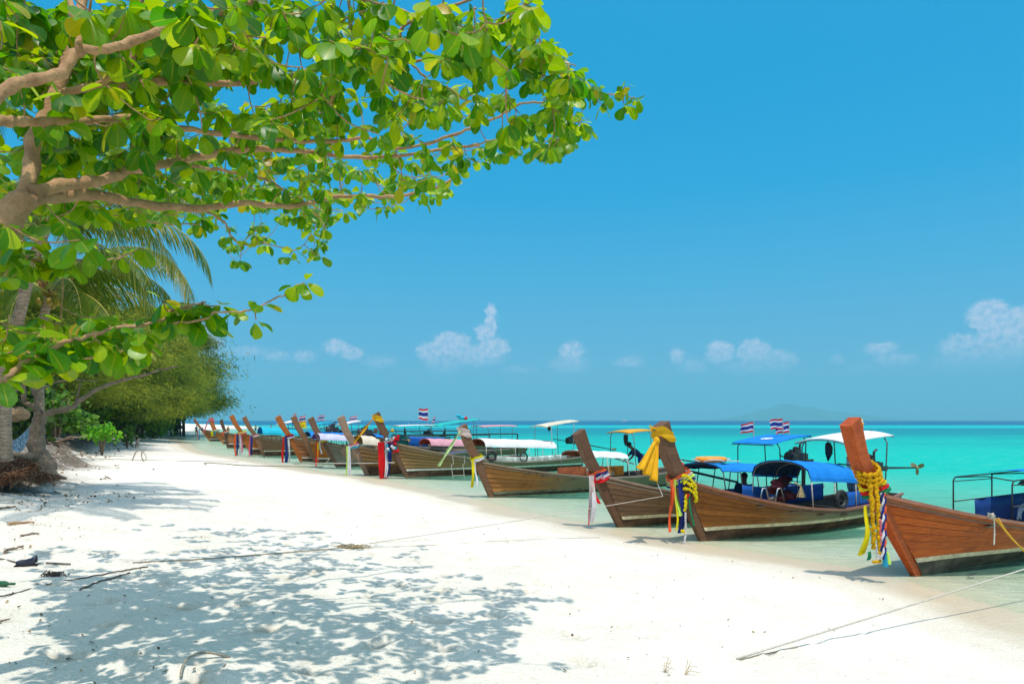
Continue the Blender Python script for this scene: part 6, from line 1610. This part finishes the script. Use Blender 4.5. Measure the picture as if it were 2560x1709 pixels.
def litter():
    """dry leaves, twig bits and shell grit: too many and too small to count"""
    r = np.random.default_rng(3); TL = []; ti = []
    shp = [leaf_shape(1, .25, .3, -.3, .4), leaf_shape(1, .05, 0, .05), leaf_shape(1, .4, .6, -.5, .3), leaf_shape(1, .16, -.3, .4, .5)]
    def put(x, y, s, k):
        a = r.uniform(0, 2*PI)
        TL.append((k, frame((math.cos(a), math.sin(a), r.normal(0, .15)), (r.normal(0, .3), r.normal(0, .3), 1))*s, np.array([x, y, 0.]))); ti.append(r.random()*.99)
    for i in range(260):
        y = r.uniform(4.2, 15); x = -y*.75+abs(r.normal(0, 1.1)); put(x, y, r.uniform(.012, .045), int(r.integers(4)))
    for i in range(520):
        y = r.uniform(4.2, 16)**1.0; x = r.uniform(-.75*y, .55*y)
        if x > np.interp(y, SHORE[:, 1], SHORE[:, 0])-1.2: continue
        put(x, y, r.uniform(.012, .035), int(r.integers(4)))
    for i in range(420):
        p = P(r.uniform(0, 160), 1180, 15.5); x = r.uniform(-12.2, -8.6); y = r.uniform(12.5, 16.5); put(x, y, r.uniform(.03, .09), int(r.integers(4)))
    for i in range(500):
        q = r.random(); y = lerp(17, 70, q); x = np.interp(y, BANK[:, 1], BANK[:, 0])+r.normal(.6, 1.0); put(x, y, r.uniform(.06, .2), int(r.integers(4)))
    m = leaf_mat('dry litter', [(0, (.06, .04, .025)), (.5, (.18, .10, .05)), (.85, (.34, .20, .08)), (1, (.45, .34, .20))], ((.2, .12, .04), (.3, .2, .08)), .8, .1, .1)
    O = np.array([q[2] for q in TL]); Z = ground_h(O[:, 0], O[:, 1])
    for q, zz in zip(TL, Z): q[2][2] = zz+.01
    o = batch('leaf_litter', shp, TL, np.array(ti), m); link(o); tag(o, 'dry leaves and twig bits strewn over the sand and the root bank', 'leaf litter', kind='stuff')
litter()
def bottle():
    c = G(3, 1466, .03); T = empty('green_bottle', c, 'dark green glass bottle lying at the far left edge of the sand', 'bottle')
    MB().tube([(-.10, 0, 0), (.04, 0, 0), (.08, 0, 0), (.14, 0, 0)], [.03, .03, .014, .012], 10).build('glass', plain('green glass', (.01, .09, .03), .15, .5, .1, 10), T, smooth=True)
bottle()

# ---------------------------------------------------------------- small things on the boats and at sea
def ship(u, Y, L, label):
    x = (u-CU)/F_PX*Y; T = empty('white_ship', (x, Y, 0), label, 'ship'); w = P_WHITE
    bm = MB(); bm.add([(-L/2, -L*.09, 0), (L*.42, -L*.09, 0), (L/2, 0, L*.09), (-L/2, -L*.1, L*.08), (L*.42, -L*.1, L*.085), (-L/2, L*.09, 0), (L*.42, L*.09, 0), (-L/2, L*.1, L*.08), (L*.42, L*.1, L*.085)],
        [(0, 1, 4, 3), (1, 2, 4), (6, 5, 7, 8), (2, 6, 8), (3, 4, 2, 8, 7), (5, 0, 3, 7)]); bm.build('hull', w, T)
    MB().box((-L*.08, 0, L*.13), (L*.6, L*.16, L*.08)).build('deckhouse', w, T); MB().box((L*.0, 0, L*.19), (L*.28, L*.12, L*.05)).build('bridge', w, T)
    MB().box((-L*.08, -L*.081, L*.13), (L*.5, L*.004, L*.03)).build('window_band', T_RUBBER, T)
    MB().tube([(0, 0, L*.2), (0, 0, L*.30)], L*.006, 5).build('mast', w, T)
ship(1561, 1500, 15, 'tiny white ship on the horizon between yellow roof and cream roof')
ship(1412, 1900, 10, 'faint tiny white vessel on the horizon above the cream roof')
ship(704, 330, 5.5, 'small white speedboat far out behind the row of prows')
for i, (u, Y, lab) in enumerate([(870, 300, 'left of'), (1022, 420, 'under the flag of'), (1240, 260, 'right of')]):
    x = (u-CU)/F_PX*Y; T = empty('swim_buoy', (x, Y, 0), 'white mooring buoy floating '+lab+' the teal awning', 'buoy')
    bm = MB(); bm.ball((0, 0, .12), .32, 8, 6); bm.build('float', P_WHITE, T, smooth=True); MB().tube([(0, 0, .4), (0, 0, .6)], .05, 6).build('eye_post', T_RUBBER, T)
def flowers(p, label, r=.10, m=R_ORG, m2=R_MARI, rod=None, up=.0):
    T = empty('flower_bunch', p, label, 'flowers')
    for mm, n in ((m, 9), (m2, 9), (R_WHITE, 3)):
        b = MB()
        for k in range(n): b.ball((random.gauss(0, r*.5), random.gauss(0, r*.5), random.gauss(0, r*.35)), r*.3, 6, 4)
        b.build('blossoms', mm, T, kind='stuff')
    if rod: MB().tube([(0, 0, 0), (0, 0, -rod)], .012, 5).build('stem', T_POLE, T)
flowers(at(B2, 2147, 1058), 'orange flowers on a rod above the white rear roof', .13, rod=.35)
flowers(at(B3, 1697, 1161), 'orange and white flowers at the front of the flat blue canopy', .12)
flowers(at(B2, 2180, 1080), 'dark ball on the rear corner of the white roof', .05, T_RUBBER, T_RUBBER)
def fender(s, u, v, label, L=.42, y=0):
    c = at(s, u, v, y); T = empty('hanging_fender', c, label, 'fender')
    MB().tube([(0, 0, 0), (0, 0, -.03), (.02, 0, -L*.3), (.02, 0, -L*.6), (0, 0, -L)], [.01, .06, .085, .08, .01], 9).build('bag', T_RUBBER, T, smooth=True)
    MB().tube([(0, 0, 0), (0, 0, .12)], .008, 4).build('cord', T_RUBBER, T)
fender(B4, 1563, 1085, 'black pointed fender hanging under the yellow roof')
fender(B5, 1372, 1065, 'small black bag hanging under the cream roof', .25)
fender(B2, 2070, 1104, 'thin black weight hanging under the white rear roof', .45)
fender(B16, 1012, 1070, 'black bundle hanging under the pale roof of the teal boat', .9)
def mop():
    c = b1pt(2560, 1268, -.30); T = empty('white_mop', c, 'white mop head resting in the varnished boat', 'mop')
    bm = MB()
    for k in range(16): bm.tube(smoothline([(.05, 0, .1), (-.0-.1*random.random(), random.uniform(-.04, .04), .0), Vector(B1.ax)*random.uniform(.12, .30)+Vector((0, 0, -.14-random.uniform(0, .08)))], 3), .011, 5)
    bm.build('mop_strands', R_WHITE, T, smooth=True); MB().tube([(.03, 0, .08), Vector(B1.ax)*-.8+Vector((0, 0, .35))], .014, 6).build('mop_handle', T_POLEW, T)
    c = b1pt(2560, 1208, -.35); T = empty('black_paddle', c, 'black paddle blade tied under the blue canopy at the right edge', 'paddle')
    d = Vector(B1.ax); bm = MB(); V = [(-.28, .03), (-.05, .085), (.12, .06), (.26, 0), (.12, -.035), (-.05, -.05), (-.28, -.03)]
    f = [d*x+Vector((0, 0, z)) for x, z in V]; g = [p+Vector((0, .012, 0)) for p in f]; n = len(f)
    bm.add(f+g, [tuple(range(n)), tuple(reversed(range(n, 2*n)))]+[(i, (i+1) % n, (i+1) % n+n, i+n) for i in range(n)]); bm.build('blade', T_RUBBER, T)
    MB().tube([d*-.26, d*-1.0+Vector((0, 0, .06))], .014, 6).build('shaft', T_RUBBER, T)
mop()
c = at(B16, 1160, 1046); T = empty('blue_cloth_bundle', c, 'bright blue cloth bundle on the peak of the teal awning', 'bundle')
bm = MB(); bm.ball((-.15, 0, .05), .22, 8, 5, (1.3, .8, .5)); bm.ball((-.4, 0, .2), .15, 8, 5, (1.3, .7, .6)); bm.build('cloth', C_CYAN, T, smooth=True); bm = MB(); bm.ball((.12, 0, 0), .15, 8, 5); bm.build('red_ball', R_RED, T, smooth=True)
# basket and sacks in the pink canopy boat
for u, lab in ((1100, 'left'), (1128, 'right')):
    T = empty('woven_sack', at(B15, u, 1122, .5), lab+' one of the two straw sacks below the pink canopy', 'sack')
    bm = MB(); bm.ball((0, 0, 0), .32, 9, 6, (1.1, .8, .8)); bm.build('sack', plain('straw sack', (.46, .32, .16), .9, .1, .3, 8), T, smooth=True)
